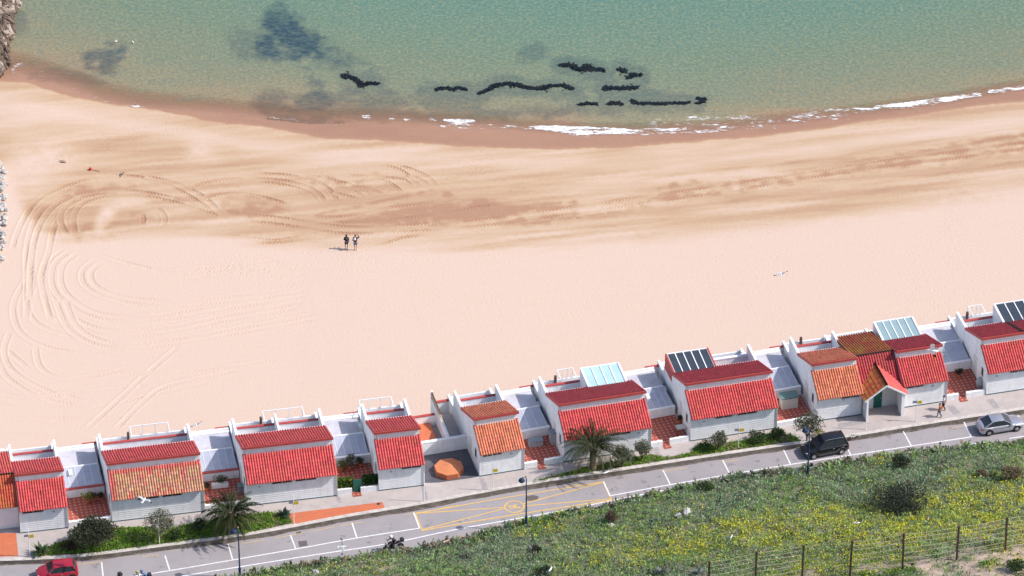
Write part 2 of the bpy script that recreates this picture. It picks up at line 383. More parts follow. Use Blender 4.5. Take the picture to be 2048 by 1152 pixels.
wet = 1-smooth(-6, 5, Y_-wl+(blot-.5)*14+(fine-.5)*4)
damp_map = np.maximum(damp_map, wet*(.86+.25*(blot-.5)))
damp_map = np.clip(damp_map, 0, 1)

# ---- fine sand sheet with the tyre tracks pressed into it
GX0, GX1, GD = -56.0, 54.0, .085
gx = np.arange(GX0, GX1, GD); TS = math.tan(R(13)); YB = -21.5
gt = np.arange(0, 80, GD)
XX, TT = np.meshgrid(gx, gt); YY = YB+TS*XX+TT
keep_rows = TT.shape[0]
HH = np.zeros_like(XX); DD = np.zeros_like(XX)
def crom(P, k=10):
    P = np.asarray(P, float); Q = np.vstack([2*P[0]-P[1], P, 2*P[-1]-P[-2]]); out = []
    for i in range(1, len(Q)-2):
        for t in np.linspace(0, 1, k, endpoint=False):
            out.append(.5*((2*Q[i])+(-Q[i-1]+Q[i+1])*t+(2*Q[i-1]-5*Q[i]+4*Q[i+1]-Q[i+2])*t*t+(-Q[i-1]+3*Q[i]-3*Q[i+1]+Q[i+2])*t**3))
    return np.array(out+[P[-1]])
def stamp(path, width=.55, amp=.03, period=.30, lug=1.15, px=True, berm=.02, dampadd=.15, flip=1, dry=True):
    P = crom([at_sand(*p)[:2] for p in path]) if px else np.array(path)
    seg = np.hypot(*np.diff(P, axis=0).T); cum = np.r_[0, np.cumsum(seg)]
    n = int(cum[-1]/.03); s = np.linspace(0, cum[-1], n)
    # smooth curve through the points
    cx, cy = np.interp(s, cum, P[:, 0]), np.interp(s, cum, P[:, 1])
    k = min(61, (n//6)*2+1)
    if k > 3:
        ker = np.hanning(k+2)[1:-1]; ker /= ker.sum()
        pad = k//2
        cx = np.convolve(np.r_[2*cx[0]-cx[pad:0:-1], cx, 2*cx[-1]-cx[-2:-pad-2:-1]], ker, 'valid'); cy = np.convolve(np.r_[2*cy[0]-cy[pad:0:-1], cy, 2*cy[-1]-cy[-2:-pad-2:-1]], ker, 'valid')
    tx, ty = np.gradient(cx), np.gradient(cy); tl = np.hypot(tx, ty)+1e-9; nx, ny = -ty/tl, tx/tl
    hw = width/2+.12
    o = np.arange(-hw, hw, .03)
    S, O = np.meshgrid(s, o, indexing='ij')
    wx = cx[:, None]+nx[:, None]*O; wy = cy[:, None]+ny[:, None]*O
    ao = np.abs(O)
    ph = (S+flip*ao*lug)/period
    lugs = np.sin(2*np.pi*ph)
    inside = 1-smooth(width/2-.05, width/2+.02, ao)
    ends = smooth(0, 1.2, S)*(1-smooth(cum[-1]-1.2, cum[-1], S))
    var = .6+.4*np.sin(S*.9+P[0, 0])
    h = inside*(1.0*amp*lugs-1.0*amp)*ends*var+berm*np.exp(-((ao-width/2-.06)/.05)**2)*ends
    i = np.round((wx-GX0)/GD).astype(int); j = np.round((wy-YB-TS*wx)/GD).astype(int)
    ok = (i >= 0) & (i < len(gx)) & (j >= 0) & (j < len(gt))
    HH[j[ok], i[ok]] = h[ok]
    DD[j[ok], i[ok]] = ((inside*(.42-.5*lugs)+.45*np.exp(-((O-width/2+.05)/.07)**2))*dampadd*ends*var)[ok]  # turned-up moist sand, plus berm shade painted along one rut edge
def pair(path, gap=.85, **k):
    P = crom([at_sand(*p)[:2] for p in path]); d = np.gradient(P, axis=0); d /= np.hypot(*d.T)[:, None]+1e-9
    nrm = np.stack([-d[:, 1], d[:, 0]], 1)
    for sgn in (1, -1): stamp(P+nrm*sgn*gap, px=False, **k)
# long faint raking lines over the dry sand
for k in range(26):
    y0 = 530+k*19+random.uniform(-6, 6); x0 = random.choice([150, 300, 420, 500])
    stamp([(x0, y0+18), (x0+400, y0-10), (x0+900, y0-62), (x0+1500, y0-140), (2150, y0-.117*(2150-x0)-20)], width=.22, amp=.008, berm=.017, dampadd=.04, period=.5)
DRY = dict(amp=.030, berm=.034, dampadd=.10, period=.36)
for p in ([(60,740),(10,700),(3,712),(7,746),(41,774),(85,797),(137,808),(200,812),(300,790),(420,765)],
          [(20,661),(8,700),(20,735),(60,765),(120,790),(180,800)],
          [(0,787),(70,794),(170,783),(300,770)], [(0,812),(90,815),(190,812)], [(0,838),(120,838),(260,835)],
          [(70,690),(80,733),(120,756),(190,752),(260,735)],
          [(170,860),(240,797),(290,750),(360,690)], [(230,860),(290,800),(340,770),(480,740)],
          [(58,500),(65,565),(55,613),(75,647),(137,671),(215,674)],
          [(51,500),(55,551),(34,589),(26,623),(41,664),(85,691),(154,705),(222,702),(308,691),(376,681)],
          [(240,750),(310,745),(420,738),(560,718)]):
    stamp(p, **DRY)
for p in ([(137,500),(103,527),(92,561),(103,599),(137,637),(191,661),(256,667),(342,659),(445,637),(600,610)],
          [(150,503),(116,531),(116,575),(144,606),(191,630),(256,637),(342,632),(445,613),(620,585)],
          [(202,520),(174,541),(178,568),(212,589),(274,603),(376,606),(520,590)],
          [(120,600),(150,660),(220,690),(330,685),(480,660),(640,632)]):
    pair(p, gap=.45, **DRY)
stamp([(190,505),(250,525),(330,540),(430,533),(560,520)], **DRY)
stamp([(300,540),(370,548),(480,535)], **DRY)
# tan zone, left loops
WETT = dict(amp=.046, berm=.034, dampadd=.40, period=.36)
for p in ([(24,500),(32,470),(50,432),(75,400),(110,380),(160,362),(230,350),(300,358),(360,382),(410,412),(450,436)],
          [(52,640),(53,570),(52,513),(60,463),(85,418),(125,396),(175,383),(230,378),(300,386),(370,402)],
          [(100,640),(82,560),(98,500),(110,450),(140,420),(190,396)],
          [(58,600),(62,520),(75,460),(105,415),(150,390)],
          [(135,472),(120,440),(130,415),(165,395),(215,388),(260,393)],
          [(150,470),(146,440),(155,416),(178,401),(215,392),(265,391),(315,396),(355,406),(405,422),(450,432)],
          [(330,360),(380,378),(420,405),(447,432)], [(290,352),(350,366),(405,392),(440,425)],
          [(312,413),(325,425),(330,440),(324,455)], [(284,425),(286,440),(284,455)],
          [(375,374),(430,361),(480,358),(530,364),(580,372),(620,387),(640,404)],
          [(400,398),(440,388),(490,388),(540,398),(580,410)],
          [(440,395),(480,392),(530,400)],
          [(500,345),(575,350),(625,361),(652,374),(667,389),(675,404)], [(490,355),(560,360),(610,372),(635,386),(652,405)],
          [(600,350),(662,357),(697,370),(717,385),(729,398)], [(640,356),(690,366),(730,384),(745,396)],
          [(690,370),(737,378),(772,391)], [(665,385),(700,393),(722,400)],
          [(715,366),(762,360),(785,370),(805,386)], [(690,350),(745,352),(800,358),(830,368)],
          [(700,320),(775,327),(812,335),(845,348),(862,360),(874,374)],
          [(740,324),(790,336),(815,350),(830,364),(840,379)], [(820,350),(845,362),(862,376)],
          [(612,433),(687,432),(762,417),(837,408),(887,400),(925,397)],
          [(660,446),(760,440),(860,428),(960,412),(1040,405)],
          [(450,470),(512,477),(560,480),(600,471),(650,464)], [(500,487),(560,484),(630,474)],
          [(690,498),(760,488),(800,476),(850,468)]):
    stamp(p, **WETT)
pair([(450,432),(560,442),(700,460),(880,452),(1024,437),(1149,419),(1224,408),(1289,399),(1424,380),(1549,361),(1674,340),(1824,320),(1924,308),(2048,291),(2150,276)], gap=.62, **WETT)
pair([(950,470),(1100,452),(1250,440),(1400,420),(1600,392),(1800,368),(2000,338),(2150,315)], gap=.8, amp=.02, berm=.012, dampadd=.12)
pair([(1250,372),(1400,352),(1600,332),(1800,300),(2000,268),(2150,245)], gap=.8, amp=.022, berm=.012, dampadd=.16)
pair([(300,330),(480,322),(700,316),(900,322),(1000,330)], gap=.8, amp=.012, berm=.008, dampadd=.08)
# footprints and small dents
def dents(cx, cy, sx, sy, n, r=(.08, .16), d=.035):
    for _ in range(n):
        px = random.gauss(cx, sx); py = random.gauss(cy, sy); p = at_sand(px, py)
        i = int((p[0]-GX0)/GD); j = int((p[1]-YB-TS*p[0])/GD)
        if 2 < i < len(gx)-3 and 2 < j < len(gt)-3:
            HH[j, i] -= d; HH[j, i-1] += d*.5; DD[j, i] += .12
            if random.random() < .5: HH[j, i+1] -= d*.7; DD[j, i+1] += .08
            if random.random() < .5: HH[j+1, i] -= d*.6
for a in ((480, 535, 60, 12, 260), (560, 540, 130, 16, 160), (690, 500, 60, 14, 90), (956, 330, 12, 14, 60), (1900, 500, 30, 60, 200), (1850, 620, 40, 40, 140), (1030, 395, 200, 40, 200), (1000, 600, 500, 130, 700), (1500, 620, 350, 90, 500), (300, 265, 120, 22, 200), (120, 322, 30, 8, 60)):
    dents(*a)
vx, vy = XX.ravel(), YY.ravel(); vz = zsand(vx, vy)
px_, py_ = proj(np.stack([vx, vy, vz], -1))
damp = np.clip(sample(damp_map, px_, py_), 0, 1)
dry_f = smooth(.02, .3, damp)
rough = (np.random.rand(*XX.shape)-.5)
rough = (rough+np.roll(rough, 1, 0)+np.roll(rough, 1, 1)+np.roll(rough, (1, 1), (0, 1)))/4
vz = vz+(HH*(1-.9*smooth(.75, .95, damp).reshape(HH.shape))+rough*.018).ravel()
damp = np.clip(damp+DD.ravel()*(.35+.65*dry_f)*(1-smooth(.7, .9, damp)), 0, 1)  # track darkness, painted berm shade included, joins the moisture value
def grid_mesh(name, V, ny, nx, attrs, material, keep=None):
    me = bpy.data.meshes.new(name); me.vertices.add(len(V)); me.vertices.foreach_set('co', V.astype(np.float32).ravel())
    I = np.arange(ny*nx).reshape(ny, nx); q = np.stack([I[:-1, :-1], I[:-1, 1:], I[1:, 1:], I[1:, :-1]], -1).reshape(-1, 4)
    if keep is not None: q = q[keep[q].all(1)]
    me.loops.add(q.size); me.loops.foreach_set('vertex_index', q.astype(np.int32).ravel())
    me.polygons.add(len(q)); me.polygons.foreach_set('loop_start', np.arange(0, q.size, 4, dtype=np.int32))
    try: me.polygons.foreach_set('loop_total', np.full(len(q), 4, np.int32))
    except Exception: pass
    me.polygons.foreach_set('use_smooth', np.ones(len(q), bool))
    for k, a in attrs.items():
        t = me.attributes.new(k, 'FLOAT', 'POINT'); t.data.foreach_set('value', a.astype(np.float32))
    me.materials.append(material); me.update(calc_edges=True); me.validate()
    o = bpy.data.objects.new(name, me); COL.objects.link(o); return o
def ramp(nt, stops, interp='LINEAR'):
    r = N(nt, 'ShaderNodeValToRGB'); r.color_ramp.interpolation = interp; e = r.color_ramp.elements
    while len(e) < len(stops): e.new(.5)
    for el, (p, c) in zip(e, stops): el.position = p; el.color = (*c, 1)
    return r
def sand_mat():
    m, nt, p = newmat('beach_sand'); L = nt.links.new
    a = N(nt, 'ShaderNodeAttribute'); a.attribute_name = 'damp'
    g = N(nt, 'ShaderNodeNewGeometry')
    mp = N(nt, 'ShaderNodeMapping'); mp.inputs['Rotation'].default_value = (0, 0, R(-9)); mp.inputs['Scale'].default_value = (.35, 2.2, 1); L(g.outputs['Position'], mp.inputs[0])
    n1 = setin(N(nt, 'ShaderNodeTexNoise'), Scale=1.0, Detail=8, Roughness=.7); L(mp.outputs[0], n1.inputs['Vector'])
    n2 = setin(N(nt, 'ShaderNodeTexNoise'), Scale=6.0, Detail=6, Roughness=.75); L(g.outputs['Position'], n2.inputs['Vector'])
    ad = N(nt, 'ShaderNodeMath', operation='MULTIPLY_ADD'); L(n1.outputs[0], ad.inputs[0]); ad.inputs[1].default_value = .22; L(a.outputs['Fac'], ad.inputs[2])
    ad2 = N(nt, 'ShaderNodeMath', operation='MULTIPLY_ADD'); L(n2.outputs[0], ad2.inputs[0]); ad2.inputs[1].default_value = .10; L(ad.outputs[0], ad2.inputs[2])
    sb = N(nt, 'ShaderNodeMath', operation='SUBTRACT'); L(ad2.outputs[0], sb.inputs[0]); sb.inputs[1].default_value = .16
    r = ramp(nt, [(0, (.57, .427, .346)), (.06, (.56, .412, .325)), (.30, (.475, .328, .215)), (.55, (.375, .215, .135)), (.80, (.345, .195, .132)), (1, (.30, .16, .105))])
    L(sb.outputs[0], r.inputs[0]); L(r.outputs[0], p.inputs['Base Color'])
    rr = N(nt, 'ShaderNodeMapRange'); rr.inputs[1].default_value = .7; rr.inputs[2].default_value = 1; rr.inputs[3].default_value = .95; rr.inputs[4].default_value = .35; L(a.outputs['Fac'], rr.inputs[0]); L(rr.outputs[0], p.inputs['Roughness'])
    p.inputs['Specular IOR Level'].default_value = .2
    return m
M['sand'] = sand_mat()
V = np.stack([vx, vy, vz], -1); keep = (yw(vx)+7.5-vy) > 0
tag(grid_mesh('sand', V, XX.shape[0], XX.shape[1], {'damp': damp}, M['sand'], keep), kind='structure')
# the wider shore beyond the picture, and the sea bed
cx_ = np.r_[np.linspace(-700, -56, 30), np.linspace(-52, 52, 40), np.linspace(56, 700, 30)]; cy_ = np.r_[np.linspace(-420, -66, 16), np.linspace(-60, 60, 60), np.linspace(70, 900, 30)]
CXX, CYY = np.meshgrid(cx_, cy_); cz = np.maximum(zsand(CXX, CYY), -9.5)-.22
tag(grid_mesh('sea_bed', np.stack([CXX.ravel(), CYY.ravel(), cz.ravel()], -1), *CXX.shape, {'damp': np.where(yw(CXX.ravel())-CYY.ravel() < 2, .9, sample(damp_map, *proj(np.stack([np.clip(CXX.ravel(), -46, 46), np.clip(CYY.ravel()-(CXX.ravel()-np.clip(CXX.ravel(), -46, 46))*.22, -30, 80), np.full(CXX.size, -3.5)], -1))))}, M['sand']), kind='structure')

# ---- water
weed = np.zeros((PH, PW)); 
def murk(pts, rad, v, b, nz=1.0, seed=1):
    global weed
    m = blur(stroke(pts, [r*1.25 for r in rad]), b); f = .55*fbm(seed, 30, 14, 5)+.45*fbm(seed+50, 9, 5, 3)
    weed = np.maximum(weed, v*smooth(.0, 1.05, m*1.35+(f-.5)*3.0*nz-.30)*np.clip(m*4, 0, 1))
murk([(520,95),(560,55),(590,75),(620,100),(670,118)], [22,32,36,24,8], .95, 9, .9, 1)
murk([(640,110),(690,128),(720,128)], [16,12,6], .6, 6, 1.2, 25)
murk([(470,90),(500,88)], [14,18], .5, 8, 1.1, 26)
murk([(555,40),(580,50)], [24,24], .8, 7, 1, 4)
murk([(150,128),(190,122),(215,118),(245,98)], [8,14,18,10], .7, 7, 1.2, 2)
murk([(480,90),(520,100)], [20,24], .4, 8, 1, 7)
murk([(60,150),(110,150),(170,160),(210,165)], [8,12,12,6], .45, 4, .8, 3)
murk([(620,165),(640,170)], [12,10], .5, 4, 1, 9)
murk([(600,205),(640,203),(670,205)], [14,18,10], .75, 4, .7, 5)
murk([(535,205),(555,228),(610,240),(690,245)], [26,36,34,18], .62, 7, .8, 6)
murk([(560,235),(600,252),(660,262)], [18,22,14], .4, 7, .8, 27)
for _i, _l in enumerate(([(686,152),(714,161),(756,168)], [(872,182),(934,184)], [(957,188),(1010,170),(1060,178),(1145,180)], [(1120,132),(1184,142),(1210,146)], [(1240,140),(1282,153)], [(1208,179),(1276,178)], [(1158,212),(1244,211)], [(1262,204),(1400,208)])): murk(_l, [17]*len(_l), .42, 4, 1.0, 60+_i)
murk([(700,208),(760,208),(795,212)], [14,16,14], .5, 5, 1, 8)
murk([(860,190),(930,215),(900,225)], [24,26,16], .34, 7, 1, 10)
murk([(920,232),(990,228),(1090,228),(1150,215)], [8,10,10,10], .5, 4, 1, 11)
murk([(1040,115),(1075,108)], [14,16], .38, 5, 1, 12)
murk([(690,195),(760,190),(800,215)], [26,22,20], .45, 5, 1.4, 21)
murk([(830,205),(880,200),(960,205)], [24,22,20], .42, 5, 1.4, 22)
murk([(560,215),(640,225),(760,225),(900,235)], [12,14,14,10], .42, 4, 1.4, 23)
murk([(650,110),(720,130),(760,150)], [14,12,8], .35, 6, 1.3, 24)
murk([(1110,150),(1180,165),(1260,160)], [16,20,20], .25, 8, 1, 13)
murk([(10,20),(40,60),(35,40)], [20,16,10], .4, 6, 1, 14)
foam = np.zeros((PH, PW))
def froth(pts, rad, v, b=1):
    global foam
    foam = np.maximum(foam, v*np.minimum(1, 1.9*blur(stroke(pts, rad), b, 2)))
froth([(887,241),(915,243),(950,243)], [2,5,2], 1.2); froth([(880,253),(930,254),(1010,255)], [2,3,2], .8)
froth([(1056,254),(1110,257),(1160,261),(1210,262),(1285,264)], [2,5,7,6,3], 1.2); froth([(1140,264),(1175,270)], [8,6], .75)
froth([(724,233),(742,236)], [2,3], 1.1); froth([(777,239),(790,240)], [2,2.5], .9); froth([(808,240),(822,241)], [2.5,2.5], 1.0); froth([(860,240),(872,242)], [3,3], .8)
froth([(1285,264),(1340,262),(1424,262),(1452,256)], [6,5,5,3], .95); froth([(1310,255),(1400,246),(1470,246),(1530,243)], [14,18,16,10], .62, 3)
froth([(1500,250),(1570,257),(1620,245)], [12,16,8], .6, 3); froth([(1536,242),(1580,236),(1650,222),(1750,216)], [3,4,3,3], .8); froth([(1650,236),(1700,240),(1750,238),(1760,226)], [3,3,3,2], .8)
froth([(1640,232),(1740,228),(1840,222),(1920,212)], [10,14,12,6], .52, 3)
froth([(1750,215),(1830,207),(1890,199),(1940,192)], [3,4,5,3], 1.15); froth([(1945,191),(1960,189)], [4,4], .9); froth([(1975,184),(2010,180),(2050,174)], [2,4,3], 1.1)
froth([(24,140),(30,132),(50,127)], [3,3,3], .8); froth([(24,145),(45,150),(100,163),(155,181),(195,196),(250,207)], [3,2,3,2,3,2], .62, 2); froth([(255,207),(278,212)], [4,3], .7); froth([(355,207),(400,214),(470,222)], [2,2,2], .55, 2)
froth([(512,228),(600,243),(700,262)], [2,2,2], .5, 2); froth([(940,250),(1050,256)], [3,3], .6, 2)
froth([(90,150),(140,160),(170,175)], [14,18,10], .4, 4)
froth([(870,246),(960,251),(1061,257),(1180,266),(1290,266)], 2.5, .8, 1); froth([(1290,265),(1440,259),(1536,248),(1640,236),(1750,220),(1850,208),(1950,191),(2060,173)], 2.5, .8, 1)
froth([(1000,258),(1100,266),(1190,273),(1270,272)], 7, .42, 2); froth([(1440,266),(1560,255),(1660,242),(1760,229),(1850,218)], 6, .45, 2)
froth([(40,151),(100,165),(155,183),(195,198),(275,213),(380,222),(512,231),(620,243),(720,250)], 2.2, .55, 1)
wx = np.r_[np.linspace(-700, -60, 12)[:-1], np.arange(-60, 60, .15), np.linspace(60, 700, 12)]
wt = np.r_[np.arange(-.6, 30, .13), 30*1.22**np.arange(1, 18)]
WX, WT = np.meshgrid(wx, wt); WY = yw(WX)+WT
wpx, wpy = proj(np.stack([WX.ravel(), WY.ravel(), np.full(WX.size, ZW)], -1))
inside = ((np.abs(wpx-1024) < 1090) & (wpy > -40))
wd = sample(weed, wpx, wpy)*inside; fm = sample(foam, wpx, wpy)*inside
wdep = WT.ravel()
shal = smooth(-140, 900, wpx)              # the left end shelves more gently
wdep = wdep*(.5+.5*shal)
def water_mat():
    m, nt, p = newmat('sea_water'); L = nt.links.new
    at_ = lambda n: (lambda a: (setattr(a, 'attribute_name', n), a.outputs['Fac'])[1])(N(nt, 'ShaderNodeAttribute'))
    dep, wdn, fmn = at_('depth'), at_('weed'), at_('foam')
    g = N(nt, 'ShaderNodeNewGeometry')
    def noise(scale, detail=3, rough=.6, rot=0, sc=(1, 1, 1)):
        mp = N(nt, 'ShaderNodeMapping'); mp.inputs['Rotation'].default_value = (0, 0, R(rot)); mp.inputs['Scale'].default_value = sc; L(g.outputs['Position'], mp.inputs[0])
        n = setin(N(nt, 'ShaderNodeTexNoise'), Scale=scale, Detail=detail, Roughness=rough); L(mp.outputs[0], n.inputs['Vector']); return n.outputs[0]
    def mth(op, a, b=None, c=None, clamp=False):
        n = N(nt, 'ShaderNodeMath', operation=op); n.use_clamp = clamp
        for i, v in enumerate((a, b, c)):
            if v is None: continue
            if isinstance(v, (int, float)): n.inputs[i].default_value = v
            else: L(v, n.inputs[i])
        return n.outputs[0]
    big = noise(.10, 4, .6, 20, (1, 2.2, 1)); spk = noise(2.7, 3, .8); spk2 = noise(1.5, 3, .7, 15, (1, 1.8, 1))
    d2 = mth('MULTIPLY_ADD', mth('SUBTRACT', big, .5), 9.0, dep)
    rp = ramp(nt, [(0, (.36, .205, .135)), (.045, (.325, .205, .118)), (.11, (.255, .21, .122)), (.24, (.19, .20, .124)), (.44, (.150, .198, .126)), (.74, (.115, .198, .140)), (1, (.086, .188, .143))])
    L(mth('DIVIDE', d2, 30.0, clamp=True), rp.inputs[0])
    # tan and dark green speckle: bed ripples and caustic light put into the colour
    mix = lambda f, a, b: (lambda n: (L(f, n.inputs[0]), (L(a, n.inputs[6]) if not isinstance(a, tuple) else setattr(n.inputs[6], 'default_value', (*a, 1))), (L(b, n.inputs[7]) if not isinstance(b, tuple) else setattr(n.inputs[7], 'default_value', (*b, 1))), n.outputs[2])[3])(N(nt, 'ShaderNodeMix', data_type='RGBA'))
    hi = N(nt, 'ShaderNodeMapRange'); hi.inputs[1].default_value = .50; hi.inputs[2].default_value = .72; hi.inputs[4].default_value = .75; L(spk, hi.inputs[0])
    lo = N(nt, 'ShaderNodeMapRange'); lo.inputs[1].default_value = .50; lo.inputs[2].default_value = .28; lo.inputs[4].default_value = .65; L(spk, lo.inputs[0])
    shallow_f = N(nt, 'ShaderNodeMapRange'); shallow_f.inputs[1].default_value = 0; shallow_f.inputs[2].default_value = 3; shallow_f.inputs[3].default_value = .15; L(dep, shallow_f.inputs[0])
    c = mix(mth('MULTIPLY', hi.outputs[0], shallow_f.outputs[0]), rp.outputs[0], (.31, .285, .165))
    c = mix(mth('MULTIPLY', lo.outputs[0], shallow_f.outputs[0]), c, (.065, .125, .115))
    h2 = N(nt, 'ShaderNodeMapRange'); h2.inputs[1].default_value = .5; h2.inputs[2].default_value = .75; h2.inputs[4].default_value = .30; L(spk2, h2.inputs[0])
    c = mix(h2.outputs[0], c, (.17, .25, .235))
    wk = mth('MULTIPLY', wdn, mth('MULTIPLY_ADD', spk2, 1.5, .12), clamp=True)
    wr = N(nt, 'ShaderNodeMapRange'); wr.inputs[1].default_value = 1.5; wr.inputs[2].default_value = 5.5; L(dep, wr.inputs[0]); c = mix(wk, c, mix(wr.outputs[0], (.095, .075, .058), (.026, .056, .078)))
    fn = noise(2.4, 7, .85, 8, (.7, 1.6, 1)); fth = N(nt, 'ShaderNodeMapRange'); fth.inputs[1].default_value = .0; fth.inputs[2].default_value = .28
    L(mth('SUBTRACT', mth('MULTIPLY_ADD', fmn, .66, -.04), mth('MULTIPLY_ADD', noise(.9, 4, .7, 8, (.5, 1.5, 1)), 1.5, mth('MULTIPLY_ADD', fn, 2.0, -1.28))), fth.inputs[0])
    ff = mth('MULTIPLY', fth.outputs[0], mth('GREATER_THAN', fmn, .02))
    c = mix(ff, c, (.80, .80, .80)); L(c, p.inputs['Base Color'])
    # thin water at the edge lets the wet sand through
    al = N(nt, 'ShaderNodeMapRange'); al.inputs[1].default_value = -.1; al.inputs[2].default_value = 2.6; al.inputs[3].default_value = .0; al.inputs[4].default_value = .97; L(mth('MULTIPLY_ADD', mth('SUBTRACT', spk2, .5), 1.2, dep), al.inputs[0])
    a2 = mth('MAXIMUM', mth('MAXIMUM', al.outputs[0], ff), mth('MULTIPLY', wdn, .8)); L(mth('MINIMUM', a2, 1.0), p.inputs['Alpha'])
    p.inputs['Roughness'].default_value = .12; p.inputs['IOR'].default_value = 1.33; p.inputs['Specular IOR Level'].default_value = .5
    bm_ = N(nt, 'ShaderNodeBump'); bm_.inputs['Strength'].default_value = .55; bm_.inputs['Distance'].default_value = .05; L(noise(2.2, 4, .6, 20, (1, 1.6, 1)), bm_.inputs['Height']); L(bm_.outputs[0], p.inputs['Normal'])
    return m
M['water'] = water_mat()
zz = np.full(WX.size, ZW+.02)
tag(grid_mesh('water', np.stack([WX.ravel(), WY.ravel(), zz], -1), *WX.shape, {'depth': wdep, 'weed': wd, 'foam': fm}, M['water']), kind='structure')

# ---- promenade slab, kerb, road, hillside
KERB = [(-260,1128),(-60,1125),(0,1122),(92,1121),(183,1113),(275,1101),(367,1089),(458,1077),(492,1073),(583,1056.5),(675,1038),(736,1028),(828,1013),(902,999),(994,981),(1055,971),(1146.6,956),(1230.5,944),(1322,929.5),(1444,911),(1566.6,893),(1695,876),(1811,856.5),(1902.6,842),(2048,820),(2160,803),(2360,773)]
def resample(P, step):
    P = np.array(P); seg = np.hypot(*np.diff(P, axis=0).T); c = np.r_[0, np.cumsum(seg)]; s = np.linspace(0, c[-1], max(2, int(c[-1]/step)))
    return np.stack([np.interp(s, c, P[:, 0]), np.interp(s, c, P[:, 1])], 1)
def smoothpath(P, k=9):
    ker = np.ones(k)/k; h = k//2; out = P.copy()
    for a in (0, 1):
        q = np.r_[2*P[0, a]-P[h:0:-1, a], P[:, a], 2*P[-1, a]-P[-2:-h-2:-1, a]]; out[:, a] = np.convolve(q, ker, 'valid')
    return out
def offset(P, d):
    t = np.gradient(P, axis=0); t /= np.hypot(*t.T)[:, None]; return P+np.stack([-t[:, 1], t[:, 0]], 1)*d
kp = smoothpath(resample([at(*p, 0)[:2] for p in KERB], .5), 13)
def strip(name, A, B, za, zb, m, kind='structure', thick=0):
    mb = MB(); n = len(A)
    vs = [(A[i][0], A[i][1], za if not hasattr(za, '__len__') else za[i]) for i in range(n)]+[(B[i][0], B[i][1], zb if not hasattr(zb, '__len__') else zb[i]) for i in range(n)]
    mb.add(vs, [(i, i+1, n+i+1, n+i) for i in range(n-1)]); return mb
# promenade: from the kerb to the beach-side wall line
back = np.stack([kp[:, 0]-4, -19.0+TS*(kp[:, 0]-4)], 1)
mb = strip('', offset(kp, .42), back, -.004, -.004, None); n = len(kp)
mb.add([(p[0], p[1], -.004) for p in back]+[(p[0], p[1], -6) for p in back], [(i, i+1, n+i+1, n+i) for i in range(n-1)])
tag(mb.build('promenade', M['concrete']), kind='structure')
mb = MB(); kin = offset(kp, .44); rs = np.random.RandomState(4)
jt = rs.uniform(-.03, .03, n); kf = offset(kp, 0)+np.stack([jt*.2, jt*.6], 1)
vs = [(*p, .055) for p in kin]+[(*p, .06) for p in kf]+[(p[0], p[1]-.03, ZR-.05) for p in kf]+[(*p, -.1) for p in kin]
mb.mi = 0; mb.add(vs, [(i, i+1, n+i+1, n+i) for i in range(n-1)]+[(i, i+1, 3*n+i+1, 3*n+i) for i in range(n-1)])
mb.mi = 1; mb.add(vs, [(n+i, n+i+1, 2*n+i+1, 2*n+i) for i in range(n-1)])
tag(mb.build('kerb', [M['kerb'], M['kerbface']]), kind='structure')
far = offset(kp, -16)
tag(strip('', kp, far, ZR, ZR, None).build('road', M['asphalt']), kind='structure')
# dirt lying in the gutter
dirt = MB(); o1 = offset(kp, -.03); wv = .24+.12*np.interp(np.arange(n), np.arange(0, n, 3), rs.uniform(-1, 1, len(np.arange(0, n, 3))))
o2 = np.array([offset(kp, -float(w_))[i] for i, w_ in enumerate(wv)])
tag(strip('', o1, o2, ZR+.004, ZR+.004, None).build('gutter_dirt', mat('gutter_dirt', (.10, .075, .06), .95, .35, 5, (.24, .22, .21), .7, 2.0)), kind='structure')
# hillside
HB = [(-300,1300),(100,1236),(350,1188),(477,1158),(560,1142),(640,1131),(760,1111),(830,1102),(900,1089),(1000,1061),(1050,1046),(1150,1029),(1250,1008),(1350,985),(1450,963),(1560,946),(1620,940),(1700,926),(1800,912),(1900,902),(1980,894),(2048,888),(2200,866),(2500,822)]
_hb = np.array([at(*p, ZR)[:2] for p in HB])
def yb(x): return np.interp(x, _hb[:, 0], _hb[:, 1])
def hnoise(x, y): return .16*np.sin(x*.8+y*.5)*np.sin(y*.7-x*.3)+.10*np.sin(x*2.1+1)*np.sin(y*1.9)+.3*np.sin(x*.17+2)*np.sin(y*.21)
def zhill(x, y):
    t = yb(x)-y; s = smooth(0, 2.5, t)
    return ZR-.02+np.where(t > 0, .30*smooth(0, .8, t)+.34*t+hnoise(x, y)*s, 0)
def at_hill(px, py):
    z = 2.0
    for _ in range(40):
        p = at(px, py, z); z = .5*z+.5*float(zhill(p[0], p[1]))
    p = at(px, py, z); return np.array([p[0], p[1], float(zhill(p[0], p[1]))])
hx = np.arange(-60, 75, .5); ht = np.r_[np.arange(0, 4, .25), np.arange(4, 70, .6), np.linspace(72, 140, 12)]
HX, HT = np.meshgrid(hx, ht); HY = yb(HX)-HT; HZ = zhill(HX, HY)
M['hill'] = mat('hillside_earth', (.17, .165, .105), .95, .25, 3, (.24, .21, .14), .6, .35, bump=.5, bscale=6)
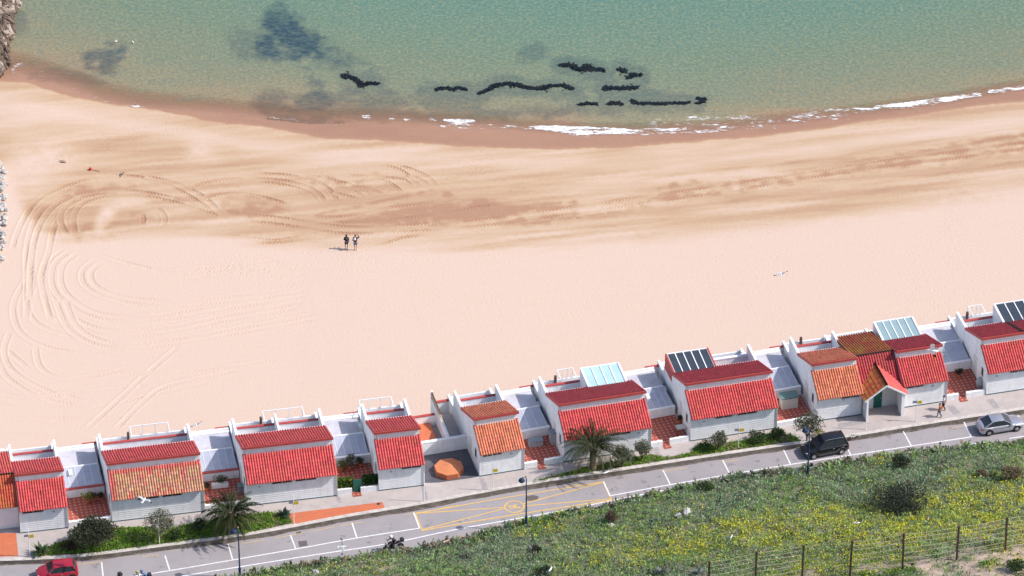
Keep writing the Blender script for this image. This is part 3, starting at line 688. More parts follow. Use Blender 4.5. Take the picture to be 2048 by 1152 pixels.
def _bare(m):
    nt = m.node_tree; p = nt.nodes['Principled BSDF']; l = p.inputs['Base Color'].links[0].from_socket; a = nt.nodes.new('ShaderNodeAttribute'); a.attribute_name = 'bare'
    nz = nt.nodes.new('ShaderNodeTexNoise'); nz.inputs['Scale'].default_value = 1.6; nz.inputs['Detail'].default_value = 6
    g = nt.nodes.new('ShaderNodeNewGeometry'); nt.links.new(g.outputs['Position'], nz.inputs['Vector']); rr = nt.nodes.new('ShaderNodeValToRGB'); rr.color_ramp.elements[0].color = (.30,.23,.17,1); rr.color_ramp.elements[1].color = (.50,.38,.30,1); rr.color_ramp.elements[0].position = .35; rr.color_ramp.elements[1].position = .65; nt.links.new(nz.outputs[0], rr.inputs[0])
    mx = nt.nodes.new('ShaderNodeMix'); mx.data_type = 'RGBA'; nt.links.new(a.outputs['Fac'], mx.inputs[0]); nt.links.new(l, mx.inputs[6]); nt.links.new(rr.outputs[0], mx.inputs[7]); nt.links.new(mx.outputs[2], p.inputs['Base Color'])
_bare(M['hill'])
bare = np.zeros((PH, PW))
for pts, rad, v, b in (([(1840,1128),(1900,1135),(2048,1100)], [16,24,20], 1, 4), ([(1600,1152),(1720,1140),(1820,1130)], [8,6,6], .9, 2), ([(1860,1152),(1960,1140),(2048,1150)], [14,22,30], .9, 4), ([(700,1125),(800,1112)], [12,10], .5, 5), ([(720,1150),(800,1145)], [12,16], .5, 6), ([(1080,1085),(1130,1080)], [8,8], .5, 3), ([(2010,925),(2048,918)], [12,14], .6, 4)):
    bare = np.maximum(bare, v*blur(stroke(pts, rad), b))
bare = bare*np.clip(.35+(fbm(44, 16, 7, 4)-.3)*2.6, 0, 1.2)
_hx, _hy = proj(np.stack([HX.ravel(), HY.ravel(), HZ.ravel()], -1)); _in = (np.abs(_hx-1024) < 1060) & (_hy < 1195)
tag(grid_mesh('hillside', np.stack([HX.ravel(), HY.ravel(), HZ.ravel()], -1), *HX.shape, {'bare': sample(bare, _hx, _hy)*_in}, M['hill']), kind='structure')

# ---- road markings
def ribbon(mb, pts, wd, z=ZR+.009, smoothk=0):
    P = np.array([at(*p, ZR)[:2] for p in pts])
    if len(P) > 2: P = smoothpath(resample(P, .5), 9)
    A, B = offset(P, wd/2), offset(P, -wd/2); k = len(P)
    mb.add([(*p, z) for p in A]+[(*p, z) for p in B], [(i, i+1, k+i+1, k+i) for i in range(k-1)])
DIV = [((203.2,1125.3),(207.1,1163)),((329.9,1111),(339.7,1141.5)),((456.2,1088.7),(465.4,1120)),((580.9,1070.2),(591.5,1098.3)),((704,1045.8),(713.7,1075.7)),((827.1,1024.4),(839,1056.5)),((1206.8,962.7),(1219.9,991.7)),((1325.9,940.2),(1340.5,969.2)),((1445.3,920.4),(1459.7,948.8)),((1567.2,899.9),(1581,928.9)),((1686,880),(1702,911)),((1806.4,862.6),(1822.6,892.2)),((1928,844.2),(1942.3,873.9))]
mb = MB()
for a, b in DIV: ribbon(mb, [a, b], .13, ZR+.013)
ribbon(mb, [(180,1166),(339.7,1141.5),(465.4,1120),(591.5,1098.3),(713.7,1075.7),(839,1056.5)], .13)
ribbon(mb, [(1219.9,991.7),(1340.5,969.2),(1459.7,948.8),(1581,928.9),(1700,910.5),(1822.6,892.2),(1948,873)], .13)
ribbon(mb, [(250,1172),(365,1152),(512,1128.5),(640,1108),(780,1087.5),(912,1058.5),(1020,1040),(1120,1022),(1220,1002),(1330,980),(1440,962),(1574,943.5)], .13)
for a, b in (((1622,935.5),(1706,921.5)),((1750,917),(1839,904)),((1884,897),(1974.5,884)),((2019,877),(2110,863))): ribbon(mb, [a, b], .13)
tag(mb.build('white_road_markings', M['paint_white'], fix=False), kind='structure')
mb = MB()
ribbon(mb, [(832,1027),(1000,997),(1206,964)], .12, ZR+.009); ribbon(mb, [(844,1061),(1000,1034),(1222,1000)], .14, ZR+.0095)
ribbon(mb, [(843,1060),(1010,1017)], .12, ZR+.010); ribbon(mb, [(832,1027),(1008,1015)], .12, ZR+.010)
ribbon(mb, [(1046,1008),(1205,965)], .12, ZR+.010); ribbon(mb, [(1048,1012),(1222,998)], .12, ZR+.010)
ribbon(mb, [(831,1028),(845,1063)], .13, ZR+.0105); ribbon(mb, [(1207,966),(1223,1000)], .13, ZR+.0105)
c0 = at(1028.5, 1013.5, ZR); cir = [(c0[0]+.86*math.cos(a), c0[1]+.86*math.sin(a)) for a in np.linspace(0, 2*math.pi, 33)]
def ribw(pts, wd, z):
    P = np.array(pts); A, B = offset(P, wd/2), offset(P, -wd/2); k = len(P); mb.add([(*p, z) for p in A]+[(*p, z) for p in B], [(i, i+1, k+i+1, k+i) for i in range(k-1)])
ribw(cir, .13, ZR+.011)
# pictogram inside the ring: a small truck outline under a diagonal bar
ca, sa = math.cos(R(14)), math.sin(R(14))
def loc2(x, y): return (c0[0]+x*ca-y*sa, c0[1]+x*sa+y*ca)
ribw([loc2(-.5, -.18), loc2(.5, -.18)], .10, ZR+.0112); ribw([loc2(-.46, -.2), loc2(-.46, .12)], .09, ZR+.0113); ribw([loc2(-.48, .12), loc2(.05, .12)], .09, ZR+.0114)
ribw([loc2(.05, .35), loc2(.05, -.2)], .09, ZR+.0115); ribw([loc2(.05, .33), loc2(.3, .25)], .09, ZR+.0116); ribw([loc2(.3, .28), loc2(.12, .0)], .09, ZR+.0117)
ribw([loc2(-.62, .38), loc2(.62, -.42)], .11, ZR+.0118)
# broken yellow line along the kerb
k3 = offset(kp, -.62); dist = 0
for i in range(0, n-6, 6):
    if rs.rand() < .45: ribw([k3[i], k3[i+2], k3[i+rs.randint(3, 6)]], .06, ZR+.008)
tag(mb.build('yellow_road_markings', M['paint_yellow'], fix=False), kind='structure')
# patches and covers in the asphalt
mb = MB()
def patch_px(pts, z=ZR+.006): mb.add([tuple(at(*p, ZR)[:2])+(z,) for p in pts], [tuple(range(len(pts)))])
patch_px([(596,1083),(613,1081),(616,1091),(599,1094)]); patch_px([(592,1064),(602,1062.5),(603,1067),(593,1069)])
patch_px([(1052,993),(1066,990),(1078,993),(1075,999),(1060,1002),(1051,999)])
tag(mb.build('road_patches', mat('patched_asphalt', (.13, .105, .10), .95, .2, 6)), kind='structure')
# promenade surface changes
mb = MB()
def slab(pts, z=.004): mb.add([tuple(at(*p, 0)[:2])+(z,) for p in pts], [tuple(range(len(pts)))])
slab([(577,1027),(765,1004),(771,1019),(640,1041),(586,1048),(578,1044)]); slab([(-60,1068),(32,1066),(37,1112),(-60,1116)], .0045)
tag(mb.build('orange_paving', M['orange_paving']), kind='structure')
mb = MB()
slab([(1893,812),(1906,810),(1922,826),(1905,829)]); slab([(1972,800),(1986,797),(2000,815),(1990,818)], .0045); slab([(843,972),(850,971),(856,1001),(846,1003)]); slab([(958,956),(968,955),(976,978),(966,980)]); slab([(671,991),(678,990),(684,1005),(677,1006)]); slab([(1675,848),(1720,840),(1728,846),(1678,856)], .005); slab([(1306,896),(1316,894),(1322,912),(1312,914)])
tag(mb.build('repaired_paving', mat('grey_repair', (.30, .275, .28), .9, .15, 4, (.42, .36, .34), .6, 1.0)), kind='structure')
# ================================================================== HOUSES
def tiled(mb, x0, x1, A, B, pitch=.235, course=.36, amp=.10, tone=None, seed=0, clip=None):
    """barrel tiles in lapped courses between the low edge A=(y,z) and the high edge B; clip(v)->(xa,xb) trims a slope"""
    rs = np.random.RandomState(seed)
    A = np.array(A); B = np.array(B); d = B-A; L = np.hypot(*d); d = d/L; nrm = np.array([-d[1], d[0]])
    if nrm[1] < 0: nrm = -nrm
    ncol = max(1, int(round((x1-x0)/pitch))); pw = (x1-x0)/ncol; nc = max(1, int(round(L/course))); cl = L/nc
    prof = [(0, 0), (.12, .0), (.22, .6), (.42, 1), (.60, 1), (.80, .6), (.90, .0)]
    for c in range(nc):
        s0, s1 = c*cl-.03, (c+1)*cl
        lo, hi = .028, .0
        for k in range(ncol):
            xa = x0+k*pw
            if clip is not None:
                ca, cb = clip((c+.5)/nc)
                if xa < ca-pw*.5 or xa+pw > cb+pw*.5: continue
            t = tone(k/ncol, c/nc, rs) if tone else 1+rs.uniform(-.12, .12)
            col = t if hasattr(t, '__len__') else (t, t, t)
            pts = [(xa+f*pw, h*amp) for f, h in prof]+[(xa+pw, 0)]
            m = len(pts); vs = []
            for s, o in ((s0, lo), (s1, hi)):
                for x, h in pts:
                    p = A+d*s+nrm*(h+o); vs.append((x, p[0], p[1]))
            for x, h in pts:
                p = A+d*s0+nrm*(min(h, .0)-.012); vs.append((x, p[0], p[1]))
            fs = [(i, i+1, m+i+1, m+i) for i in range(m-1)]+[(2*m+i, 2*m+i+1, i+1, i) for i in range(m-1)]
            mb.add(vs, fs, col)
    if clip is None:
        q = nrm*-.10; P = [A+nrm*-.02, B+nrm*-.02, B+q, A+q]
        mb.prism_x([tuple(p) for p in P], x0+.01, x1-.01, (.8, .8, .8))
def boards(mb, x0, x1, y, z0, z1, pitch=.21):
    n = max(1, int(round((z1-z0)/pitch))); h = (z1-z0)/n
    for i in range(n):
        a = z0+i*h
        mb.add([(x0, y-.05, a), (x1, y-.05, a), (x1, y-.008, a+h), (x0, y-.008, a+h), (x0, y, a), (x1, y, a)], [(0, 1, 2, 3), (4, 5, 1, 0)])
def window(parent, x0, x1, z0, z1, y, panes=2, glass='glass_dark'):
    f = MB(); t = .05
    f.box(x0, y-.05, z0, x1, y+.02, z0+t); f.box(x0, y-.05, z1-t, x1, y+.02, z1)
    for i in range(panes+1):
        x = x0+(x1-x0-t)*i/panes; f.box(x, y-.047, z0+t, x+t, y+.02, z1-t)
    o = f.build('window', M['frame'], parent); MB().box(x0+.02, y-.012, z0+.02, x1-.02, y-.002, z1-.02).build('pane', M[glass], o)
    return o
ZE, YE = 2.60, -.36; TY, TZ = 2.16, 4.12; NY, NZ = 2.10, 5.02; FY, FZ = 6.52, 3.08
HOUSES = {1:(-44.03,-38.38,10.6,4.35),2:(-35.91,-36.73,11.05,8.41),3:(-23.91,-34.36,10.8,8.27),4:(-12.08,-32.08,11.16,4.25),5:(-2.96,-29.92,15.3,4.24),6:(4.71,-27.72,14.4,8.27),7:(16.34,-24.53,14.0,8.29),8:(28.03,-21.44,13.6,4.38),9:(36.01,-19.38,14.27,4.39),10:(43.98,-17.34,14.3,8.3)}
def tone_plain(k, c, rs):
    t = 1+rs.uniform(-.17, .15)-.18*(rs.rand() < .06); return (t, t*(1+rs.uniform(-.15, .3)*(rs.rand() < .2)), t*(1+.15*rs.rand()))
def tone_patchy(seed):
    ph = np.random.RandomState(seed).uniform(0, 6, 4)
    def f(k, c, rs):
        v = .5+.5*math.sin(k*9+ph[0]+c*3)*math.sin(c*5+ph[1]+k*4); t = 1+rs.uniform(-.15, .15); return (t, t*(1+.5*v*rs.rand()), t*(1+.1*v))
    return f
def tone_edge(k, c, rs):
    t = 1+rs.uniform(-.2, .2)
    if k < .05 or c > .82 or rs.rand() < .08: return (t*1.1, t*.55, t*.85)
    return (t, t*(1+.2*rs.uniform(-1, 1)), t*(1+.3*rs.rand()))
def house(k, label, low='tile_red', up='tile_red', units=1, wins=(), vent=None, fins='LR', pergola=None, skylight=None, brown=None, parapet_red=True, tone=tone_plain, side_door=True, tone2=None, cat='house'):
    X, Y, A, W = HOUSES[k]; A = R(A)
    t = thing('beach_house', label, cat, (X, Y, 0), A, 'red tiled beach houses in the row')
    # side walls and party walls stepping down to the beach
    prof = [(0, -.3), (0, 2.70), (TY, TZ-.13), (TY+.02, NZ-.17), (FY, FZ-.12), (FY+.02, FZ+.02), (9.35, FZ-.04), (9.36, 1.15), (11.6, 1.05), (11.6, -4), (3, -4), (3, -.3)]
    def side(x0, x1, fin):
        p = prof if fin else [(0, -.3), (0, 2.70), (TY, TZ-.13), (TY+.02, NZ-.17), (FY, FZ-.12), (FY+.02, 2.0), (9.35, 1.9), (9.36, 1.1), (11.6, 1.05), (11.6, -4), (3, -4), (3, -.3)]
        return MB().prism_x(p, x0, x1)
    side(.03, .26, 'L' in fins).build('side_wall', M['white'], t); side(W-.26, W-.03, 'R' in fins).build('side_wall', M['white'], t)
    if units == 2 and 'M' in fins:
        MB().prism_x([(FY+.03, 1.0), (FY+.03, FZ+.02), (9.35, FZ-.04), (9.36, 1.15), (11.6, 1.05), (11.6, -4), (FY+.03, -4)], W*.49-.1, W*.49+.1).build('party_wall', M['white'], t)
    f = MB(); boards(f, .28, W-.28, 0, .12, 2.72); f.box(.27, .0, -.3, W-.27, .15, 2.72); f.box(0.0, -.04, -.1, .27, -.002, 2.66); f.box(W-.27, -.04, -.1, W, -.002, 2.66)
    f.build('front_wall', M['siding'], t)
    MB().box(.02, -.06, -.25, W-.02, -.042, .10).build('base_strip', M['teal'], t)
    MB().tube([(W-.06, -.09, .02), (W-.06, -.09, 2.55)], .035, 6).build('downpipe', M['grey'], t)
    cw = MB(); boards(cw, .27, W-.27, TY, TZ-.02, NZ-.08, .2); cw.box(.27, TY+.001, TZ-.3, W-.27, TY+.1, NZ-.16); cw.build('clerestory_wall', M['siding'], t)
    bk = MB(); bk.box(.27, FY-.15, -4, W-.27, FY, FZ-.15); bk.build('rear_wall', M['white'], t)
    # roofs
    lo = MB(); tiled(lo, .0, W, (YE, ZE), (TY-.02, TZ), seed=k, tone=tone2 or tone); lo.build('lower_roof', M[low], t)
    hi = MB(); tiled(hi, .0, W, (FY, FZ), (NY-.06, NZ), seed=k+20, tone=tone, course=.5); hi.build('upper_roof', M[up], t)
    tr = MB(); tr.box(-.03, NY-.17, NZ-.17, W+.03, NY-.075, NZ+.07)
    for x in (-.045, W-.03): tr.prism_x([(NY-.07, NZ-.16), (NY-.07, NZ+.05), (FY, FZ+.05), (FY, FZ-.16)], x, x+.075)
    tr.box(0, TY-.03, TZ+.0, W, TY-.04+.10, TZ+.09)
    tr.build('roof_trim', M['redtrim'], t)
    # terrace towards the beach
    for bx in ((.27, FY+.001, .85, W-.27, 9.1, 1.0), (.27, 9.3, -.4, W-.27, 11.45, -.2)): MB().box(*bx).build('terrace_floor', M['flatroof'], t)
    for bx in ((.27, 9.1, -4, W-.27, 9.28, 1.92), (.27, 11.45, -4, W-.27, 11.6, .75)): MB().box(*bx).build('terrace_parapet', M['white'], t)
    if parapet_red: MB().box(.27, 9.05, 1.923, W-.27, 9.33, 2.02).build('coping', M['redtrim'], t)
    else: MB().box(.27, 9.05, 1.923, W-.27, 9.33, 2.02).build('coping', M['white'], t)
    # a red-capped garden wall stub on the sand side, to the left of the party wall
    cp = MB(); cp.box(-1.25, 11.0, -4, .02, 11.2, .72); cp.build('garden_wall', M['white'], t); MB().box(-1.3, 10.96, .723, .02, 11.24, .82).build('wall_coping', M['redtrim'], t)
    for a, b in wins: window(t, a, b, 2.12, 2.48, -.04, panes=2)
    if vent is not None: MB().box(vent, -.075, 1.95, vent+.16, -.038, 2.1).build('vent', M['grey'], t)
    if side_door:
        MB().box(-.0, 1.0, 1.25, .028, 1.55, 2.25).build('side_window', M['frame'], t); MB().box(-.012, 1.06, 1.31, -.001, 1.49, 2.19).build('side_pane', M['glass_dark'], t)
        MB().box(.0, 2.9, .05, .028, 3.75, 2.1).build('side_door', M['frame'], t)
    if pergola:
        a, b = pergola; g = MB(); z0, z1 = .75, 1.85
        for x in np.linspace(a, b, 4): g.bar((x, 11.5, z0), (x, 11.5, z1), .07)
        g.bar((a, 11.5, z1), (b, 11.5, z1), .07); g.bar((a, 11.5, z1), (a, 9.9, z1), .06); g.bar((b, 11.5, z1), (b, 9.9, z1), .06)
        for x in (a, b): g.bar((x, 9.9, -.2), (x, 9.9, z1), .07)
        g.build('railing', M['white_metal'], t)
    if brown is not None: MB().box(brown, 11.2, -.2, brown+.2, 11.44, 1.35).build('brown_pier', M['brown'], t)
    if skylight:
        a, b, gl, side_m, n = skylight; ya, yb_, za, zb = FY-.25, 9.1, 3.28, 3.42
        for x in (a, b-.16): MB().prism_x([(ya, 1.0), (ya, za+.10), (yb_, zb+.10), (yb_, 1.0)], x, x+.16).build('conservatory_side', M[side_m], t)
        fr = MB(); w_ = (b-a-.32)
        for i in range(n+1):
            x = a+.16+w_*i/n; fr.prism_x([(ya, za+.02), (ya, za+.07), (yb_, zb+.07), (yb_, zb+.02)], x-.045, x+.045)
        fr.box(a+.16, yb_-.06, zb-.1, b-.16, yb_+.04, zb+.075); fr.box(a+.16, yb_-.06, 1, b-.16, yb_, zb-.1)
        fo = fr.build('conservatory_frame', M['white_metal'], t)
        MB().prism_x([(ya, za-.02), (ya, za+.02), (yb_-.06, zb+.015), (yb_-.06, zb-.02)], a+.16, b-.16).build('conservatory_glass', M[gl], t)
    # loose capping pipe lying along the terrace edge of the roof
    MB().box(.3, FY+.06, FZ-.05, W*.96, FY+.14, FZ+.03).build('eave_gutter', M['white_metal'], t)
    return t
H = {}
H[1] = house(1, 'small bright red roofed beach house near the left edge of the photo', 'tile_red', 'tile_red', 1, [(.25, 2.2)], 3.0, fins='LR')
H[2] = house(2, 'wide beach house with lichen ochre lower roof edged in pink tiles', 'tile_ochre', 'tile_red', 2, [(2.35, 4.35), (4.6, 6.4)], None, 'LR', (3.2, 6.7), brown=2.9, tone2=tone_edge)
H[3] = house(3, 'wide red roofed beach house beside the hedged patio, fin wall in its middle', 'tile_red', 'tile_red', 2, [(2.3, 4.2), (4.45, 6.4)], 1.1, 'LRM', (3.2, 6.9), brown=2.9)
H[4] = house(4, 'small red roofed beach house left of the octagon court', 'tile_red', 'tile_red', 1, [(2.1, 4.0)], 1.1, 'LR', (.2, 3.2))
H[5] = house(5, 'small orange roofed beach house right of the octagon court', 'tile_orange', 'tile_orange', 1, [(.3, 1.2), (1.2, 2.1)], 2.9, 'LR')
H[6] = house(6, 'wide red roofed beach house with pale cyan glass conservatory, behind the palm', 'tile_red', 'tile_dark', 2, [(4.4, 6.3)], 7.0, 'L', (2.4, 3.9), (3.95, 7.7, 'glass_teal', 'white', 4), 2.1)
H[7] = house(7, 'wide red roofed beach house with navy glass conservatory framed in red', 'tile_red', 'tile_dark', 2, [(2.3, 4.0), (4.4, 6.3)], 1.2, 'R', None, (.05, 4.2, 'glass_navy', 'redtrim', 5), parapet_red=False)
H[8] = house(8, 'small orange roofed beach house left of the porch with green door', 'tile_orange', 'tile_orange', 1, [(2.3, 4.1)], 2.5, 'LR', None, brown=1.7)
H[9] = house(9, 'small red roofed beach house right of the porch, grey glass conservatory', 'tile_red', 'tile_dark', 1, [(.3, 2.1)], 2.9, '', None, (.0, 3.9, 'glass_grey', 'white', 5))
H[10] = house(10, 'wide deep red roofed beach house at the right edge of the photo', 'tile_red', 'tile_dark', 2, [(2.2, 3.9), (4.3, 6.2)], .9, 'L', (2.0, 3.3), (3.6, 7.6, 'glass_navy', 'white', 4), 1.8)
# the vertical rib half way along the deep red roof
MB().prism_x([(NY-.02, NZ+.05), (NY-.02, NZ+.13), (FY, FZ+.13), (FY, FZ+.05)], 3.85, 4.15).build('roof_rib', M['tile_dark'], H[10])

# ---- recessed link houses: steep roof to the road, long back slope
def link_house(name, label, loc, ang, W, low, up, porch=None, toneA=None):
    t = thing(name, label, 'house', loc, ang, 'red tiled beach houses in the row')
    RY, RZ = 3.0, 4.45
    lo = MB(); tiled(lo, 0, W, (.55, 2.55), (RY, RZ), seed=77, tone=tone_patchy(3)); lo.build('front_roof', M[low], t)
    up_ = MB(); tiled(up_, 0, W, (8.6, 2.75), (RY, RZ), seed=78, tone=tone_patchy(5), course=.4); up_.build('back_roof', M[up], t)
    MB().tube([(0, RY, RZ+.03), (W, RY, RZ+.03)], .10, 8).build('ridge', M['tile_dark'], t)
    f = MB(); f.box(0, .9, -.3, W, 1.05, 2.7); boards(f, .0, W, .9, .1, 2.6); f.build('front_wall', M['siding'], t)
    MB().box(0, 8.0, -4, W, 8.2, 2.8).build('rear_wall', M['white'], t)
    MB().box(0, 8.2, .8, W, 11, .95).build('terrace_floor', M['flatroof'], t); pw = MB(); pw.box(0, 11, -4, W, 11.2, 1.2); pw.build('terrace_parapet', M['white'], t)
    return t
x8, y8, a8, w8 = HOUSES[8]; x9, y9, a9, w9 = HOUSES[9]
p8 = Vector((x8+w8*math.cos(R(a8)), y8+w8*math.sin(R(a8)), 0)); p9 = Vector((x9, y9, 0)); dv = p9-p8; WL = dv.length; AL = math.atan2(dv.y, dv.x)
lk = link_house('entrance_house', 'recessed link house with mossy back roof and gabled porch over a green door', p8, AL, WL, 'tile_dark', 'tile_moss')
# porch: gable roof running out to the pavement
PX0, PX1, PXM = .05, WL-.15, (WL-.10)/2; PZ, PE = 3.88, 2.5; PYF, PYB = -1.25, 2.6
def porch_slope(xe, mat_, seed):
    mb = MB(); rs = np.random.RandomState(seed); nrow = 12; nc = 6
    e = Vector((xe, 0, PE-.1)); r = Vector((PXM, 0, PZ)); d = (r-e); n = Vector((-d.z, 0, d.x)).normalized()
    if n.z < 0: n = -n
    pitch = (PYB-PYF)/14
    for j in range(14):
        for c in range(nc):
            t = 1+rs.uniform(-.15, .15); g = 1+1.0*rs.rand()*(mat_ == 'tile_rust'); y = PYF+j*pitch
            pr = [(0, 0), (.15, 0), (.3, .05), (.45, .075), (.6, .05), (.75, 0), (1, 0)]; vs = []
            for s, o in ((c/nc-.02, .045), ((c+1)/nc, 0)):
                for f_, h in pr: vs.append(e+d*s+n*(h+o)+Vector((0, y+f_*pitch, 0)))
            for f_, h in pr: vs.append(e+d*(c/nc-.02)+n*-.02+Vector((0, y+f_*pitch, 0)))
            m = len(pr); mb.add(vs, [(i, i+1, m+i+1, m+i) for i in range(m-1)]+[(2*m+i, 2*m+i+1, i+1, i) for i in range(m-1)], (t, t*g, t))
    mb.add([e+n*-.03+Vector((0, PYF, 0)), r+n*-.03+Vector((0, PYF, 0)), r+n*-.03+Vector((0, PYB, 0)), e+n*-.03+Vector((0, PYB, 0))], [(0, 1, 2, 3)], (.8, .8, .8))
    return mb.build('porch_roof', M[mat_], lk)
porch_slope(PX0-.25, 'tile_rust', 5); porch_slope(PX1+.25, 'tile_red', 6)
MB().tube([(PXM, PYF-.02, PZ+.05), (PXM, PYB, PZ+.05)], .10, 8).build('porch_ridge', M['tile_red'], lk)
for xe in (PX0-.22, PX1+.22): MB().bar((xe, PYF-.03, PE-.16), (PXM, PYF-.03, PZ-.10), .05, .16).build('bargeboard', M['white'], lk)
for bx in ((PX0, PYF+.02, -.02, PX0+.16, PYF+.25, 2.5), (PX1-.3, PYF+.02, -.02, PX1, PYF+.9, 2.5)): MB().box(*bx).build('porch_pillar', M['white'], lk)
for bx in ((PX0, PYF+.3, -.02, PX0+.12, .85, 2.45), (PX1-.12, PYF+.902, -.02, PX1, .85, 2.45)): MB().box(*bx).build('porch_wall', M['white'], lk)
bw = MB(); bw.box(PX0+.13, .66, -.02, 1.35, .80, 2.6); bw.box(2.15, .66, -.02, PX1-.13, .80, 2.6); bw.add([(PX0+.1, .68, 2.6), (PX1-.1, .68, 2.6), (PXM, .68, PZ-.15)], [(0, 1, 2)]); bw.build('porch_back_wall', M['brick_white'], lk)
dr = MB(); dr.box(1.35, .62, .02, 2.15, .70, 2.9); do = dr.build('door', M['green_door'], lk); MB().box(2.0, .57, 1.0, 2.08, .619, 1.1).build('handle', M['grey'], do)
sg = MB(); sg.box(2.35, .60, 2.2, 2.6, .64, 2.4); sg.build('wall_plate', M['dark'], lk); MB().box(2.66, .60, 2.2, 2.95, .64, 2.4).build('wall_plate', M['redtrim'], lk)
slb = MB(); slb.box(PX0, PYF-.3, -.02, PX1, .9, .012); slb.build('porch_floor', M['concrete'], lk)
x1, y1, a1, w1 = HOUSES[1]
lk0 = link_house('entrance_house', 'orange tiled link house cut off by the left edge of the photo', Vector((x1-4.0*math.cos(R(a1)), y1-4.0*math.sin(R(a1)), 0)), R(a1), 3.98, 'tile_rust', 'tile_red')

# ---- single-storey annexes between the houses
def corner(k, right=True):
    x, y, a, w_ = HOUSES[k]; return Vector((x+(w_ if right else 0)*math.cos(R(a)), y+(w_ if right else 0)*math.sin(R(a)), 0))
def annex(k1, k2, label, npan=5, gate=None, panel='panel', lip='redtrim', low_wall=.55):
    a, b = corner(k1), corner(k2, False); d = b-a; W = d.length; ang = math.atan2(d.y, d.x)
    t = thing('flat_roofed_annex', label, 'annex', a, ang, 'flat roofed annexes between the houses')
    MB().box(.02, 4.3, -4, W-.0, 4.5, .92).build('front_wall', M['white'], t); MB().box(.02, 10.4, -4, W, 10.6, 1.15).build('rear_wall', M['white'], t)
    MB().box(.0, 4.505, .5, W-.0, 10.4, .88).build('roof_deck', M['flatroof'], t)
    tm = MB(); tm.box(.0, 4.24, .923, W, 4.52, 1.0); tm.build('fascia', M[lip], t)
    x0, x1 = .18, W-.22; pn = MB(); pn.prism_x([(4.53, 1.0), (4.53, 1.03), (7.1, 1.36), (7.1, 1.33)], x0, x1); pn.build('roof_panel', M[panel], t)
    rb = MB()
    for i in range(npan+1):
        x = x0+(x1-x0)*i/npan; rb.prism_x([(4.53, 1.033), (4.53, 1.06), (7.1, 1.39), (7.1, 1.363)], x-.03, x+.03)
    rb.build('panel_rib', mat('panel_rib', (.60, .60, .64), .5, .05) if 'panel_rib_' not in M else M['panel_rib_'], t)
    MB().box(x0, 7.1, .885, x1, 7.25, 1.38).build('roof_kerb', M['white'], t); MB().box(.02, 10.15, .885, W, 10.39, 1.0).build('roof_kerb', M['white'], t)
    MB().box(.02, .28, -.02, W-.02, 4.3, .02).build('patio_floor', M['patio'], t)
    g0, g1 = gate if gate else (-1, -1)
    if gate: MB().box(.05, .02, -.05, g0, .27, low_wall).build('front_garden_wall', M['white'], t); MB().box(g1, .02, -.05, W-.05, .27, low_wall).build('front_garden_wall', M['white'], t); MB().box(g0, -.5, -.02, g1, .279, .025).build('gate_step', M['patio'], t)
    else: MB().box(.05, .02, -.05, W-.05, .27, low_wall).build('front_garden_wall', M['white'], t)
    return t, W
AN = {}
AN[12] = annex(1, 2, 'flat roofed annex with red patio between the bright red and ochre roofed houses', 5)
AN[23] = annex(2, 3, 'flat roofed annex behind the left palm, planter on its patio', 5)
AN[34] = annex(3, 4, 'flat roofed annex with a flowering hedge in front of its patio', 5, (1.35, 2.15), lip='white')
AN[56] = annex(5, 6, 'flat roofed annex with grey boxes on its orange patio', 4, (1.25, 1.95), lip='white')
AN[67] = annex(6, 7, 'flat roofed annex whose patio holds a small table, gate open', 6, (1.15, 1.85), lip='white')
AN[78] = annex(7, 8, 'flat roofed annex with a green lidded shed on its patio', 5, None, lip='white')
AN[910] = annex(9, 10, 'flat roofed annex with ladder lying on it, near the right edge', 2, (1.2, 1.95), lip='white')
def put(t, W, x, y, z): return t.matrix_basis @ Vector((x, y, z))
def mw(k): t, W = AN[k]; return Matrix.Translation(t.location) @ Matrix.Rotation(t.rotation_euler.z, 4, 'Z'), W, t.rotation_euler.z

# ---- the court between the two halves of the row
a, b = corner(4), corner(5, False); d = b-a; CW = d.length; CA = math.atan2(d.y, d.x)
cm = Matrix.Translation(a) @ Matrix.Rotation(CA, 4, 'Z')
mb = MB(); mb.add([tuple((cm @ Vector(p))[:2])+(.006,) for p in ((.03,.35,0),(.6,.2,0),(1.4,.05,0),(CW-.7,-.05,0),(CW-.03,.02,0),(CW-.03,4.38,0),(.03,4.38,0))], [tuple(range(7))]); tag(mb.build('tarmac_court', M['court']), kind='structure')
t = thing('court_wall', 'white rendered wall closing the dark tarmac court', 'wall', cm @ Vector((0, 4.4, 0)), CA)
wb = MB(); wb.box(.02, 0, -.3, CW+.6, .28, 1.35); wb.build('wall_body', M['white'], t); MB().box(0, -.03, 1.353, CW+.6, .31, 1.42).build('coping', M['white'], t)
t = thing('sunken_terrace', 'orange floored terrace behind the white court wall', 'terrace', cm @ Vector((0, 4.7, 0)), CA)
MB().box(.02, 0, -.5, CW*.52, 3.9, .45).build('floor', M['orange_paving'], t); wb = MB(); wb.box(.02, 3.9, -4, CW*.62, 4.1, 1.2); wb.build('rear_wall', M['white'], t); MB().box(.02, 3.86, 1.203, CW*.62, 4.14, 1.28).build('coping', M['redtrim'], t)
t = thing('court_side_wall', 'white wall with brown topped fence panel left of the orange roofed house', 'wall', cm @ Vector((CW*.66, 4.7, 0)), CA)
wb = MB(); wb.prism_x([(0, -4), (0, 1.25), (4.5, 1.5), (6.2, 1.5), (6.2, -4)], 0, .24); wb.build('wall_body', M['white'], t)
fb = MB(); fb.prism_x([(2.2, 1.53), (2.2, 1.6), (3.0, 1.85), (6.2, 2.0), (6.2, 1.53)], .06, .16); fb.build('fence_panel', M['tan'], t); MB().bar((.11, 3.0, 1.88), (.11, 6.25, 2.03), .12, .08).build('rail', M['brown'], t); MB().box(.02, 6.21, -4, .25, 6.42, 2.15).build('gate_post', M['white'], t)
